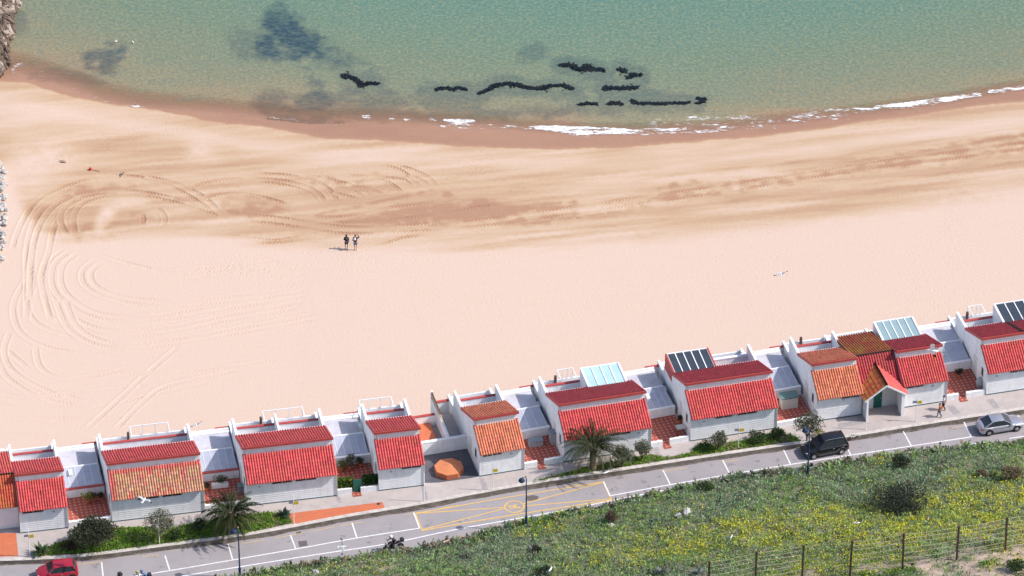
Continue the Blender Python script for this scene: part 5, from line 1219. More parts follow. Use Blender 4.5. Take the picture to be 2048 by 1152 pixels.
# ---- street lamps
def make_lamp(label, p, h, rz):
    t = thing('street_lamp', label, 'street lamp', p, rz, 'street lamps on the road edge')
    b = MB(); b.lathe([(.17, -.3), (.17, .12), (.13, .18), (.11, .9), (.14, .95), (.14, 1.02), (.075, 1.10), (.06, h*.6), (.05, h)], 12); b.build('post', M['blue'], t, smooth=True)
    a = MB(); a.tube([(0, 0, h-.05), (-.05, 0, h+.12), (-.22, 0, h+.2), (-.38, 0, h+.12), (-.42, 0, h+.02)], .035, 8); a.build('arm', M['blue'], t, smooth=True)
    l = MB(); l.lathe([(.05, .12), (.12, .08), (.24, -.05), (.30, -.20), (.29, -.22)], 16, (-.42, 0, h)); lo = l.build('lamp_hood', M['blue'], t, smooth=True)
    g = MB(); g.lathe([(.24, -.221), (.20, -.34), (.10, -.42)], 14, (-.42, 0, h)); g.build('lamp_glass', mat('frosted_glass', (.6, .6, .58), .3, .03), lo, smooth=True)
    f = MB(); f.lathe([(.03, .16), (.07, .22), (.05, .3), (.01, .36)], 10, (-.02, 0, h)); f.build('finial', M['tan'], t, smooth=True)
    return t
def height_for(p, pxtop, pytop):
    lo_, hi_ = 0, 15
    for _ in range(40):
        m_ = (lo_+hi_)/2; y = proj(np.array([p[0], p[1], p[2]+m_]))[1]
        if y > pytop: lo_ = m_
        else: hi_ = m_
    return lo_
lp = at_hill(1052.5,1052); HL = height_for(lp, 1046, 957)
make_lamp('dark blue street lamp beside the yellow box marking', lp, HL, R(10))
l0 = bpy.data.objects['street_lamp']
p3 = at_hill(1615.5,951); dup(l0, p3, R(20), 'dark blue street lamp in front of the black car')
p1 = at(480,1155,ZR); dup(l0, p1, R(8), 'dark blue street lamp in front of the left palm')
# ---- sign posts
def make_sign(label, p, h, yellow=True, second=True, post='white_metal', rz=0):
    t = thing('sign_post', label, 'sign post', p, rz, 'thin posts along the pavement'); b = MB(); b.lathe([(.05, -.1), (.05, 0), (.035, .02), (.035, h)], 8); b.build('post', M[post], t)
    if yellow: b = MB(); b.box(.045, -.05, h*.66, .45, -.03, h*.66+.36); b.build('sign_plate', M['yellow_sign'], t)
    if second: b = MB(); b.box(-.42, -.048, h*.70, -.045, -.03, h*.70+.26); b.build('grey_plate', M['greyblue'], t)
    return t
for px, top, bot, yel_, sec, lab in ((60,1056,1113,1,1,'sign post with yellow plate on the paving left of the yucca'),(588,989,1047,1,1,'sign post with yellow plate at the end of the orange paving'),(985.5,925,981,1,0,'sign post with yellow plate right of the octagon court'),(1477,847,894,1,1,'sign post with yellow plate in front of the navy conservatory house'),(1832,789,843,1,1,'sign post with yellow plate right of the green door porch'),(848.5,946,1003,0,0,'plain white post left of the octagon court'),(319,1037,1088,0,0,'plain white post in front of the pale olive tree'),(1220,888,939,0,0,'plain grey post between the right palm and the oleanders'),(1731.5,804,859,0,0,'plain white post at the left corner of the porch')):
    p = at(px, bot, 0); make_sign(lab, p, height_for(p, px, top), yel_, sec, 'grey' if 'grey post' in lab else 'white_metal', R(8))
# small things lying about
t = thing('rubble', 'pale broken pieces lying on the kerb right of the black car', 'rubble', at(1708,872,.06), .3)
for i in range(7): b = MB(); b.blob((random.uniform(-.5,.5), random.uniform(-.2,.2), .06), (.14,.10,.07), 7, 4, .3); b.build('stone', M['rock_white'], t)
t = thing('drain_cover', 'small dark cover on the orange paving', 'drain cover', at(757,1008,.006), R(14)); b = MB(); b.box(-.14,-.14,0,.14,.14,.012); b.build('plate', M['dark'], t); b = MB(); b.box(-.17,-.17,0,.17,-.142,.018); b.build('frame', M['grey'], t)
# ---- fence on the slope
posts = [(1417,1192),(1510,1176),(1603.5,1159),(1699.5,1152),(1805,1138),(1913,1120),(2010,1104),(2108,1086)]
t = thing('catch_fence', 'rusty post and wire fence across the bottom right of the hillside', 'fence', at_hill(*posts[3]), 0)
loc0 = np.array(t.location); tops = []
for i, (px, py) in enumerate(posts):
    p = at_hill(px, py)-loc0; h = 3.75+.12*math.sin(i*2.1); lean = Vector((random.uniform(-.06,.10), random.uniform(-.06,.06), h)); b = MB()
    b.bar(Vector(p)-Vector((0,0,.4)), Vector(p)+lean, .17, .16); b.bar(Vector(p)+lean-Vector((.0,0,.12)), Vector(p)+lean+Vector((0,0,.05)), .22, .20); b.build('fence_post', M['fencepost'], t); tops.append((Vector(p), lean))
for fz, sag in ((.97, .06), (.86, .10), (.74, .05), (.60, .12), (.45, .06), (.30, .10), (.15, .04)):
    pts = []
    for i in range(len(tops)-1):
        a = tops[i][0]+tops[i][1]*fz; b_ = tops[i+1][0]+tops[i+1][1]*fz
        for s in np.linspace(0, 1, 7)[:-1]: pts.append(a.lerp(b_, s)-Vector((0, 0, sag*4*s*(1-s))))
    pts.append(tops[-1][0]+tops[-1][1]*fz)
    b = MB(); b.tube(pts, .018, 4); b.build('wire', M['wire'], t)
# ---- fallen pole
a = Vector(at_hill(852,1100)); b2 = Vector(at_hill(914,1085)); t = thing('fallen_trunk', 'fallen pale trunk with splintered end at the road edge', 'log', a, 0)
b = MB(); b.tube([(0,0,.25), tuple((b2-a)*.5+Vector((0,0,.40))), tuple(b2-a+Vector((0,0,.55)))], [.045,.07,.10], 7); b.build('trunk', M['tan'], t)
b = MB()
for i in range(9): b.tube([tuple(b2-a+Vector((-.1,0,.5))), tuple(b2-a+Vector((random.uniform(.1,.7), random.uniform(-.3,.3), random.uniform(.1,.8))))], [.06,.015], 5)
b.build('splintered_end', M['tan'], t)
t = thing('leaning_stake', 'thin grey stake standing beside the fallen trunk', 'stake', at_hill(877,1098), .2); b = MB(); b.tube([(0,0,-.1),(.03,0,1.2)], .03, 6); b.build('stake', M['grey'], t); b = MB(); b.tube([(.03,0,1.05),(.6,-.2,.15)], .012, 4); b.build('guy_wire', M['wire'], t)
# ---- stones on the slope
def boulder(label, p, r, m='rock_white', group=None, seed=0, cat='rock'):
    random.seed(900+seed); b = MB(); b.blob((0,0,r[2]*.35), r, 9, 6, .22); o = b.build('boulder', M[m]); o.location = p; o.rotation_euler = (0,0,random.uniform(0,6)); return tag(o, label, cat, group)
boulder('larger pale stone, right one of the pair in the middle of the hillside', at_hill(1373,1029), (.55,.42,.5), seed=1)
boulder('smaller pale stone, left one of the pair in the middle of the hillside', at_hill(1356,1034), (.4,.3,.3), seed=2)
boulder('flat pale stone below the yellow box marking', at_hill(1222,1054), (.4,.25,.2), seed=3)
boulder('small pale stone on the slope above the bottom gull', at_hill(1062,1098), (.35,.25,.22), seed=4)
boulder('whitish stone at the bottom left end of the scrub', at_hill(632,1146), (.4,.3,.25), seed=5)
# ---- boulders at both ends of the beach
random.seed(50)
def inpoly(x, y, P):
    c = False; n = len(P)
    for i in range(n):
        x0, y0 = P[i]; x1, y1 = P[(i+1) % n]
        if (y0 > y) != (y1 > y) and x < (x1-x0)*(y-y0)/(y1-y0)+x0: c = not c
    return c
rp = [(-14,-12),(40,-12),(36,20),(26,60),(18,100),(10,148),(-14,152)]
protos = []
for i in range(6):
    b = MB(); b.blob((0,0,.2), (.75+.2*(i % 3),.5+.1*(i % 2),.42+.06*i), 8, 6, .25); o = b.build('boulder', M['rock'] if i < 5 else mat('lighter_rock', (.36,.29,.24), .95, .2, 2.5, (.2,.16,.13), .6, 1, bump=.5)); protos.append(o)
    tag(o, 'brown boulder in the breakwater at the top left corner', 'boulder', 'breakwater boulders')
k = 0
for j in range(34):
    for i in range(8):
        px = -14+i*7.0+random.uniform(-3,3); py = -12+j*5.6+random.uniform(-2,2)
        if not inpoly(px, py, rp) or random.random() < .12: continue
        edge_d = 36-py*.18-px; p = at(px, py+12, ZW); z = ZW+min(1.5, max(-.15, edge_d*.035))+random.uniform(-.15,.2)
        if k < 6: o = protos[k]
        else: o = random.choice(protos).copy(); COL.objects.link(o)
        p = at(px, py, z); o.location = p; o.rotation_euler = (random.uniform(-.5,.5), random.uniform(-.5,.5), random.uniform(0,6.28)); s = random.uniform(.38,.85); o.scale = (s,s,s*1.2); k += 1
wp = [(-14,318),(2,322),(9,350),(14,420),(8,470),(3,535),(-14,540)]
protos = []
for i in range(5):
    b = MB(); b.blob((0,0,.2), (.6+.15*(i % 3),.5+.1*(i % 2),.45), 8, 6, .25); o = b.build('boulder', M['rock_white']); protos.append(o); tag(o, 'pale limestone boulder piled at the left edge of the sand', 'boulder', 'pale boulders at the left edge')
k = 0
for j in range(28):
    for i in range(4):
        px = -12+i*9.0+random.uniform(-3,3); py = 316+j*8.6+random.uniform(-3,3)
        if not inpoly(px, py, wp): continue
        if k < 5: o = protos[k]
        else: o = random.choice(protos).copy(); COL.objects.link(o)
        p = at_sand(px, py); o.location = (p[0], p[1], p[2]+max(0, (8-px)*.012)+random.uniform(-.1,.2)); o.rotation_euler = (random.uniform(-.5,.5), random.uniform(-.5,.5), random.uniform(0,6.28)); s = random.uniform(.3,.75); o.scale = (s,s,s); k += 1
# ---- floating seaweed mats
def weed_mat(label, pts, wd, n, seed):
    rs = np.random.RandomState(seed); n = int(n*1.35); P = np.array([at(*p, ZW)[:2] for p in pts]); w_ = np.array(wd)*.50; seg = np.hypot(*np.diff(P, axis=0).T); c = np.r_[0, np.cumsum(seg)]
    s = rs.uniform(0, c[-1], n); wv = np.interp(s, c, w_)*np.clip(.6+.45*np.sin(s*2.3+seed)+.3*np.sin(s*5.1), .3, 1.4); stray = np.where(rs.rand(n) < .16, 2.0, 1.0); wv = wv*stray; cx = np.interp(s, c, P[:,0])+rs.normal(0, .3, n)*np.abs(wv); cy = np.interp(s, c, P[:,1])+rs.normal(0, .5, n)*np.abs(wv)
    o = np.array([P[:,0].mean(), P[:,1].mean(), ZW]); pts3 = np.stack([cx, cy, np.full(n, ZW)+rs.uniform(.025, .055, n)], 1)-o
    d = rs.normal(size=(n,3)); d[:,2] *= .12; d /= np.linalg.norm(d, axis=1)[:,None]; sd = np.cross(d, [0,0,1]); L = rs.uniform(.18,.5,n)[:,None]; Wd = rs.uniform(.06,.16,n)[:,None]
    Q = np.stack([pts3-sd*Wd, pts3+d*L*.5-sd*Wd*1.2, pts3+d*L+sd*Wd*.3, pts3+d*L*.4+sd*Wd], 1)
    ob = quads_obj('floating_seaweed', Q, pick(rs, [(.006,.014,.024),(.009,.016,.024),(.020,.022,.022)], n), M['foliage_plain']); ob.location = o; return tag(ob, label, 'seaweed')
M['foliage_plain'] = mat('wet_seaweed', (1,1,1), .8, .2, 4, attr=True, spec=.1)
weed_mat('curved dark seaweed arc, left of the long wavy seaweed line', [(686,152),(700,154),(714,161),(722,172),(738,167),(756,168)], [.5,.75,.6,.35,.3,.15], 420, 1)
weed_mat('short faint seaweed strip just left of the long wavy line', [(872,180),(892,176),(905,180),(918,175),(934,181)], [.2,.3,.2,.25,.15], 200, 2)
weed_mat('longest dark seaweed line, wavy, in the middle of the bay', [(957,188),(975,181),(990,172),(1010,168),(1032,169),(1045,173),(1060,177),(1085,177),(1105,172),(1125,171),(1145,178)], [.15,.3,.45,.5,.5,.45,.4,.4,.5,.5,.2], 900, 3)
weed_mat('ragged dark seaweed clump above the right end of the long wavy line', [(1120,132),(1142,130),(1152,138),(1165,140),(1175,132),(1184,140)], [.25,.35,.5,.9,1.1,.5], 560, 4)
weed_mat('small round seaweed clump between the two upper ragged clumps', [(1190,140),(1200,139),(1207,142)], [.5,.6,.4], 150, 5)
weed_mat('tiny dark seaweed clump above the slanting one', [(1240,139),(1250,143)], [.5,.5], 90, 6)
weed_mat('slanting dark seaweed clump at the upper right end of the group', [(1257,156),(1268,150),(1282,151)], [.4,.65,.4], 170, 7)
weed_mat('flat dark seaweed band below the slanting clump', [(1208,178),(1224,176),(1240,178),(1256,177),(1276,175)], [.5,.6,.5,.4,.35], 360, 8)
weed_mat('thin seaweed streak nearest the surf left of the flat band', [(1158,210),(1172,207),(1194,209)], [.2,.3,.15], 130, 9)
weed_mat('thin seaweed streak nearest the surf below the flat band', [(1218,209),(1232,206),(1244,209)], [.15,.25,.12], 100, 10)
weed_mat('long thin seaweed thread at the right end of the group', [(1262,201),(1272,207),(1296,207),(1320,209),(1345,207),(1380,206)], [.25,.2,.22,.14,.16,.18], 330, 11)
weed_mat('small hooked seaweed scrap at the far right of the thread', [(1394,198),(1408,198),(1405,204),(1396,208)], [.15,.15,.12,.1], 90, 12)
# ---- litter on the sand
t = thing('red_buoy', 'small red float with a cord lying on the sand at the left', 'float', at_sand(181,340), 0)
b = MB(); b.blob((0,0,.13), .17, 10, 8, .03); b.build('float', mat('red_plastic', (.5,.04,.03), .5, .05), t, smooth=True); b = MB(); b.tube([(.2,-.05,.1),(.5,-.15,.03),(.9,-.3,.05)], .03, 5); b.build('cord', M['redtrim'], t)
for i, (px, py, lab) in enumerate(((126,323,'dark driftwood sticks left of the red float'),(240,352,'dark driftwood branch right of the red float'))):
    t = thing('driftwood', lab, 'driftwood', at_sand(px, py), .2+i)
    for j in range(4): b = MB(); x = random.uniform(-.5,.3); y = random.uniform(-.2,.2); b.tube([(x,y,.03),(x+.3,y+random.uniform(-.1,.1),.05),(x+.6,y+random.uniform(-.15,.15),.03)], [.03,.026,.01], 6); b.build('stick', M['bark'], t)
# ================================================================== CARS, MOTORCYCLES, PEOPLE, GULLS
def lerp_prof(prof, x):
    xs = [p[0] for p in prof]; return [float(np.interp(x, xs, [p[i] for p in prof])) for i in range(1, len(prof[0]))]
def make_car(name, label, cat, L, W, low, cab, paint, wheel_x, wr=.31, rails=False, loc=(0,0,0), rz=0):
    """low: (x, zbottom, zbelt, zcentre, halfwidth factor) from nose x=+L/2 to tail; cab: x of screen base, screen top, rear top, rear base, roof z, belt z"""
    t = thing(name, label, cat, loc, rz); hw = W/2
    mb = MB(); xs = np.linspace(low[0][0], low[-1][0], 41); lp = sorted(low); rows = []
    for x in xs:
        zb, zs, zc, f = lerp_prof(lp, x); h = hw*f
        arch = 0
        for wx in wheel_x: 
            d = abs(x-wx)
            if d < wr+.07: arch = max(arch, math.sqrt(max(0, (wr+.07)**2-d*d))+wr)
        zl = max(zb, arch)
        zl = min(zl, zs-.12)
        ring = [(-h*.86, zl), (-h, max(zl+.02, zb+.14)), (-h*1.0, (max(zl+.04, zb)+zs)/2+.04), (-h*.965, zs-.03), (-h*.90, zs+.015), (-h*.5, zc-.01), (0, zc), (h*.5, zc-.01), (h*.90, zs+.015), (h*.965, zs-.03), (h*1.0, (max(zl+.04, zb)+zs)/2+.04), (h, max(zl+.02, zb+.14)), (h*.86, zl)]
        rows.append([(x, y, z) for y, z in ring])
    k = len(rows[0]); vs = [p for r in rows for p in r]; fs = [(i*k+j, i*k+j+1, (i+1)*k+j+1, (i+1)*k+j) for i in range(len(rows)-1) for j in range(k-1)]
    fs += [tuple(range(k)), tuple(range((len(rows)-1)*k+k-1, (len(rows)-1)*k-1, -1))]
    mb.add(vs, fs); body = mb.build('body', M[paint], t, smooth=True)
    mb = MB(); mb.box(low[-1][0]*.9 if low[-1][0] < 0 else -L*.45, -hw*.8, .2, L*.44, hw*.8, .42); mb.build('underbody', M['dark'], t)
    xa, xb, xc, xd, zr, zb = cab; hb, ht = hw*.90, hw*.70
    def P(x, y, z): return (x, y, z)
    # glasshouse in dark glass, painted roof and pillars over it
    gl = MB(); A = [(xa, -hb, zb), (xa, hb, zb), (xd, hb, zb), (xd, -hb, zb)]; B = [(xb, -ht, zr), (xb, ht, zr), (xc, ht, zr), (xc, -ht, zr)]
    gl.add(A+B, [(0,1,5,4), (1,2,6,5), (2,3,7,6), (3,0,4,7)]); gl.build('windows', M['glass_dark'], t)
    rf = MB(); n = 8; vs = []
    for i in range(n+1):
        u = i/n; x = xb+.06+(xc-.06-xb-.06)*u+0; cz = .055*math.sin(math.pi*min(1, max(0, u)))
        for y, e in ((-ht-.03, -.035), (-ht*.85, .01), (-ht*.4, .035), (0, .045), (ht*.4, .035), (ht*.85, .01), (ht+.03, -.035)): vs.append((x, y, zr+e+cz))
    m = 7; rf.add(vs, [(i*m+j, i*m+j+1, (i+1)*m+j+1, (i+1)*m+j) for i in range(n) for j in range(m-1)]); rf.build('roof', M[paint], t, smooth=True)
    for s in (-1, 1):
        for (x0, x1, w_) in ((xa, xb, .07), (xd, xc, .10)):
            MB().bar((x0, s*hb*1.005, zb-.01), (x1, s*ht*1.01, zr), w_, .06).build('pillar', M[paint], t)
        mid = (xb+xc)/2-.05; MB().bar((mid-.02, s*(hb+.004), zb), (mid-.05, s*(ht+.006), zr), .07, .02).build('pillar', M['dark'], t)
        MB().box(xa-.25, s*hw*.93-.02 if s > 0 else -hw*.93-.16, zb+.02, xa-.07, s*hw*.93+.16 if s > 0 else -hw*.93+.02, zb+.15).build('mirror', M[paint], t, bevel=.02)
        for xh in (mid+.15, ) if xc-xd < .9 and L < 4.2 else (mid+.15, mid-.75): MB().box(xh, s*(hw+.004)-.012, zb-.16, xh+.16, s*(hw+.004)+.012, zb-.13).build('door_handle', M['grey'], t)
        xf = L/2; MB().blob((xf-.20, s*hw*.68, .68 if zb > .9 else .62), (.16, .16, .07), 10, 6, 0).build('headlight', M['lamp_white'], t, smooth=True)
        MB().blob((-xf+.12, s*hw*.80, zb-.10 if zb > .9 else zb-.12), (.09, .12, .13), 10, 6, 0).build('taillight', M['lamp_red'], t, smooth=True)
        for wx in wheel_x:
            y0 = s*(hw-.20); w = MB(); prof = [(wr*.60, -.10), (wr*.93, -.10), (wr, -.07), (wr, .07), (wr*.93, .10), (wr*.60, .10)]
            vs = []; nn = 20
            for r_, o in prof:
                for j in range(nn): a = 2*math.pi*j/nn; vs.append((wx+r_*math.cos(a), y0+s*(o+.10), wr+r_*math.sin(a)))
            fs = [(i*nn+j, i*nn+(j+1) % nn, (i+1)*nn+(j+1) % nn, (i+1)*nn+j) for i in range(len(prof)-1) for j in range(nn)]; w.add(vs, fs); wo = w.build('wheel', M['tyre'], t)
            r = MB(); r.tube([(wx, y0+s*.06, wr), (wx, y0+s*.17, wr)], wr*.62, 16)
            for q in range(5):
                a = q*2*math.pi/5; r.bar((wx, y0+s*.185, wr), (wx+math.cos(a)*wr*.58, y0+s*.185, wr+math.sin(a)*wr*.58), .06, .03)
            r.build('rim', M['rim'], wo)
        if rails: MB().tube([(xb-.1, s*ht*.92, zr+.05), (xb-.3, s*ht*.92, zr+.10), (xc+.3, s*ht*.92, zr+.12), (xc+.15, s*ht*.92, zr+.05)], .022, 6).build('roof_rail', M['rim'], t)
    MB().box(L/2-.06, -hw*.45, .42, L/2+.012, hw*.45, .55).build('grille', M['dark'], t); MB().box(-L/2-.02, -.26, .55, -L/2+.03, .26, .66).build('number_plate', M['white_metal'], t)
    return t
def wheels_place(f_px, r_px, W, wheel_x):
    f, r = Vector(at(*f_px, ZR)), Vector(at(*r_px, ZR)); d = (f-r); ang = math.atan2(d.y, d.x); mid = (f+r)/2; away = Vector((-d.y, d.x, 0)).normalized()
    if away.y < 0: away = -away
    c = mid+away*(W/2-.1); u = d.normalized(); c -= u*((wheel_x[0]+wheel_x[1])/2); c.z = ZR+.005; return c, ang, d.length
lowB = [(2.10,.30,.62,.66,.60),(2.0,.24,.72,.78,.80),(1.75,.22,.80,.90,.92),(1.2,.2,.92,1.0,.98),(.9,.2,.98,1.04,1.0),(-1.5,.2,1.02,1.06,1.0),(-1.95,.24,1.0,1.04,.95),(-2.10,.34,.92,.96,.86)]
wx = (1.32,-1.36); c, a, wb_ = wheels_place((1625.5,919), (1685,908), 1.82, wx); print('black wheelbase', wb_)
make_car('parked_car', 'black people carrier with roof rails parked in a bay beside the kerb', 'car', 4.2, 1.82, lowB, (1.02,.25,-1.72,-2.0,1.62,1.0), 'paint_black', wx, .32, True, c, a)
lowS = [(2.15,.28,.55,.60,.55),(2.05,.22,.62,.70,.78),(1.7,.2,.72,.80,.92),(1.0,.18,.84,.90,.99),(.3,.18,.88,.92,1.0),(-1.2,.18,.90,.94,1.0),(-1.75,.2,.92,.98,.97),(-2.0,.26,.88,.96,.90),(-2.15,.34,.76,.84,.76)]
wx = (1.38,-1.30); c, a, wb_ = wheels_place((2036.3,862), (1974.8,872), 1.74, wx); print('silver wheelbase', wb_)
make_car('parked_car', 'silver three door coupe parked at the right edge of the photo', 'car', 4.3, 1.74, lowS, (.95,.15,-.95,-1.85,1.36,.90), 'paint_silver', wx, .32, False, c, a)
lowR = [(1.85,.28,.58,.64,.62),(1.75,.22,.68,.76,.84),(1.4,.2,.80,.88,.95),(.9,.2,.90,.95,1.0),(-1.3,.2,.94,.96,1.0),(-1.7,.24,.92,.96,.95),(-1.85,.32,.84,.88,.84)]
wx = (1.18,-1.22); c, a, wb_ = wheels_place((90.5,1166), (143,1160), 1.66, wx); print('red wheelbase', wb_)
make_car('parked_car', 'dark red hatchback parked at the bottom left, cut by the frame', 'car', 3.7, 1.66, lowR, (.88,.25,-1.35,-1.72,1.44,.93), 'paint_red', wx, .29, False, c, a)

# ---- skinned figures
def skin_obj(name, verts, edges, radii, m, parent, root=0, sub=2):
    me = bpy.data.meshes.new(name); me.from_pydata([tuple(v) for v in verts], edges, []); me.materials.append(m)
    o = bpy.data.objects.new(name, me); COL.objects.link(o); o.parent = parent
    sk = o.modifiers.new('skin', 'SKIN'); sk.use_smooth_shade = True
    if not me.skin_vertices:
        bm = bmesh.new(); bm.from_mesh(me); bm.verts.layers.skin.verify(); bm.to_mesh(me); bm.free()
    for i, r in enumerate(radii):
        sv = me.skin_vertices[0].data[i]; sv.radius = (r, r) if not hasattr(r, '__len__') else r; sv.use_root = (i == root)
    ss = o.modifiers.new('subsurf', 'SUBSURF'); ss.levels = ss.render_levels = sub
    return o
class Rig:
    def __init__(s): s.v = []; s.e = []; s.r = []
    def add(s, p, r, parent=None):
        s.v.append(Vector(p)); s.r.append(r)
        if parent is not None: s.e.append((parent, len(s.v)-1))
        return len(s.v)-1
def person(name_label, loc, rz, h=1.75, pose=None, shirt='navy', shorts='jeans', sleeve='long', legs='bare', hair='short', extra=None, skirt=False, group=None, helmet=None):
    """stands at the origin facing +y; pose gives joint positions"""
    t = thing('person', name_label, 'person', loc, rz, group); t.scale = (h/1.75,)*3
    J = dict(pel=(0,0,.95), wai=(0,0,1.10), che=(0,.01,1.32), neck=(0,.0,1.49), hbase=(0,.02,1.56), head=(0,.03,1.65), top=(0,.02,1.73),
             shl=(-.17,0,1.42), shr=(.17,0,1.42), ell=(-.23,-.02,1.14), elr=(.23,-.02,1.14), wrl=(-.24,.06,.90), wrr=(.24,.06,.90),
             hil=(-.09,0,.90), hir=(.09,0,.90), knl=(-.10,.02,.50), knr=(.10,.02,.50), anl=(-.10,-.02,.09), anr=(.10,-.02,.09), tol=(-.12,.15,.03), tor=(.12,.15,.03))
    if pose: J.update(pose)
    J = {k: Vector(v) for k, v in J.items()}
    g = Rig(); pel = g.add(J['pel'], (.15,.11)); wai = g.add(J['wai'], (.13,.10), pel); che = g.add(J['che'], (.155,.11), wai); nk = g.add(J['neck'], .055, che); hb = g.add(J['hbase'], (.075,.085), nk); hd = g.add(J['head'], (.078,.098), hb); g.add(J['top'], (.05,.06), hd)
    for s in 'lr':
        sh = g.add(J['sh'+s], .062, che); el = g.add(J['el'+s], .043, sh); wr = g.add(J['wr'+s], .028, el)
        d = (J['wr'+s]-J['el'+s]).normalized(); hnd = g.add(J['wr'+s]+d*.07, (.038,.02), wr)
        sd = d.cross(Vector((0,1,0))); sd = sd.normalized() if sd.length > .1 else Vector((1,0,0))
        for q, ln in ((-1.5,.055),(-.5,.075),(.5,.08),(1.5,.065)):
            b0 = J['wr'+s]+d*.10+sd*q*.018; f1 = g.add(b0, .010, hnd); f2 = g.add(b0+d*ln*.55+Vector((0,.01,0)), .009, f1); g.add(b0+d*ln*.9+Vector((0,.03,0)), .007, f2)
        tb = g.add(J['wr'+s]+d*.04+sd*.045+Vector((0,.02,0)), .011, wr); g.add(J['wr'+s]+d*.08+sd*.06+Vector((0,.03,0)), .009, tb)
        hi = g.add(J['hi'+s], .085, pel); kn = g.add(J['kn'+s], .055, hi); an = g.add(J['an'+s], .038, kn); g.add(J['to'+s], .032, an)
    skin_obj('body', g.v, g.e, g.r, M['skin'], t)
    hd_, hbs = J['head'], J['hbase']; face = MB(); 
    face.blob(hd_+Vector((0,.115,-.03)), (.016,.022,.028), 6, 4, 0); face.build('nose', M['skin'], t, smooth=True)
    for s in (-1, 1):
        MB().blob(hd_+Vector((s*.032,.092,.0)), (.014,.01,.009), 6, 4, 0).build('eye', M['dark'], t); MB().blob(hd_+Vector((s*.088,0,-.01)), (.014,.03,.04), 6, 5, 0).build('ear', M['skin'], t, smooth=True)
    MB().box(hd_.x-.026, hd_.y+.088, hd_.z-.075, hd_.x+.026, hd_.y+.10, hd_.z-.062).build('mouth', M['redtrim'], t)
    hr = MB(); c = hd_+Vector((0,-.018,.035)); hr.blob(c, (.098,.112,.095), 12, 8, .04)
    if hair == 'long': hr.blob(hd_+Vector((0,-.085,-.13)), (.09,.06,.17), 10, 7, .06)
    if helmet is None: hr.build('hair', M['hair_dark'], t, smooth=True)
    else:
        hm = MB(); hm.blob(hd_+Vector((0,-.005,.02)), (.135,.155,.15), 14, 10, 0); ho = hm.build('helmet', M[helmet], t, smooth=True); MB().box(hd_.x-.09, hd_.y+.12, hd_.z-.03, hd_.x+.09, hd_.y+.155, hd_.z+.05).build('visor', M['dark'], ho)
    g = Rig(); p0 = g.add(J['pel']+Vector((0,0,-.02)), (.165,.125)); w0 = g.add(J['wai'], (.155,.12), p0); c0_ = g.add(J['che'], (.175,.13), w0); g.add(J['neck']+Vector((0,0,-.04)), (.085,.075), c0_)
    for s in 'lr':
        sh = g.add(J['sh'+s], .078, c0_)
        if sleeve == 'long': e_ = g.add(J['el'+s], .058, sh); g.add(J['wr'+s].lerp(J['el'+s], .12), .046, e_)
        else: g.add(J['sh'+s].lerp(J['el'+s], .55), .066, sh)
    skin_obj('shirt', g.v, g.e, g.r, M[shirt], t)
    g = Rig(); p0 = g.add(J['pel']+Vector((0,0,.02)), (.168,.13))
    for s in 'lr':
        hi = g.add(J['hi'+s]+Vector((0,0,-.03)), .105, p0)
        if legs == 'bare': g.add(J['hi'+s].lerp(J['kn'+s], .85), .085, hi)
        else: kn = g.add(J['kn'+s], .075, hi); g.add(J['an'+s]+Vector((0,0,.03)), .058, kn)
    skin_obj('shorts' if legs == 'bare' else 'trousers', g.v, g.e, g.r, M[shorts], t)
    for s in 'lr':
        g = Rig(); a_ = g.add(J['an'+s]+Vector((0,0,-.02)), .05); b_ = g.add(J['to'+s].lerp(J['an'+s], .35), .048, a_); g.add(J['to'+s], .042, b_); skin_obj('shoe', g.v, g.e, g.r, M['black_cloth' if legs != 'bare' else 'white_cloth'], t, sub=1)
    return t, J
def bag(t, c, r, m, strap=None):
    b = MB(); b.blob(c, r, 10, 8, .05); o = b.build('backpack', M[m], t, smooth=True)
    if strap: s = MB(); s.tube(strap, .022, 6); s.build('strap', M['dark'], o)
F = R(4)
t, J = person('person with long dark hair and shoulder bag, left of the pair on the sand', at_sand(693,498.5), R(6), 1.70, dict(wrl=(-.10,.16,1.12), elr=(.26,.0,1.16), wrr=(.20,.18,1.02)), 'black_cloth', 'navy', 'long', 'bare', 'long')
bag(t, (.17,-.04,1.0), (.12,.09,.17), 'blue_cloth', [(-.12,-.06,1.45),(.06,-.14,1.2),(.16,-.05,1.05)])
t, J = person('person in blue shorts with raised arm, right of the pair on the sand', at_sand(711,500.5), R(-4), 1.80, dict(elr=(.36,.10,1.40), wrr=(.20,.20,1.63), wrl=(-.18,.14,.98), knr=(.11,.03,.5)), 'navy', 'blue_cloth', 'long', 'bare', 'short')
bag(t, (-.04,-.14,1.36), (.14,.08,.13), 'white_cloth', [(.12,.08,1.46),(.13,-.04,1.47),(.10,-.12,1.38)])
t, J = person('person in white top and dark trousers at the corner of the patio wall', at(1887,820,0), R(95), 1.65, dict(wrl=(-.2,.18,1.0), anl=(-.10,-.16,.10), tol=(-.11,.0,.03), knl=(-.1,.02,.5), tor=(.11,.30,.03), anr=(.1,.13,.09), knr=(.1,.12,.51)), 'white_cloth', 'navy', 'short', 'long', 'short')
t, J = person('person in orange top walking along the pavement near the silver car', at(1879,834,0), R(100), 1.55, dict(anl=(-.10,-.22,.12), tol=(-.11,-.06,.04), knl=(-.1,.0,.5), tor=(.11,.36,.03), anr=(.1,.20,.09), knr=(.1,.16,.51), wrl=(-.22,.25,1.0), wrr=(.24,-.16,.98)), 'orange_cloth', 'jeans', 'long', 'long', 'short')
bag(t, (0,-.16,1.28), (.13,.09,.18), 'orange_cloth')
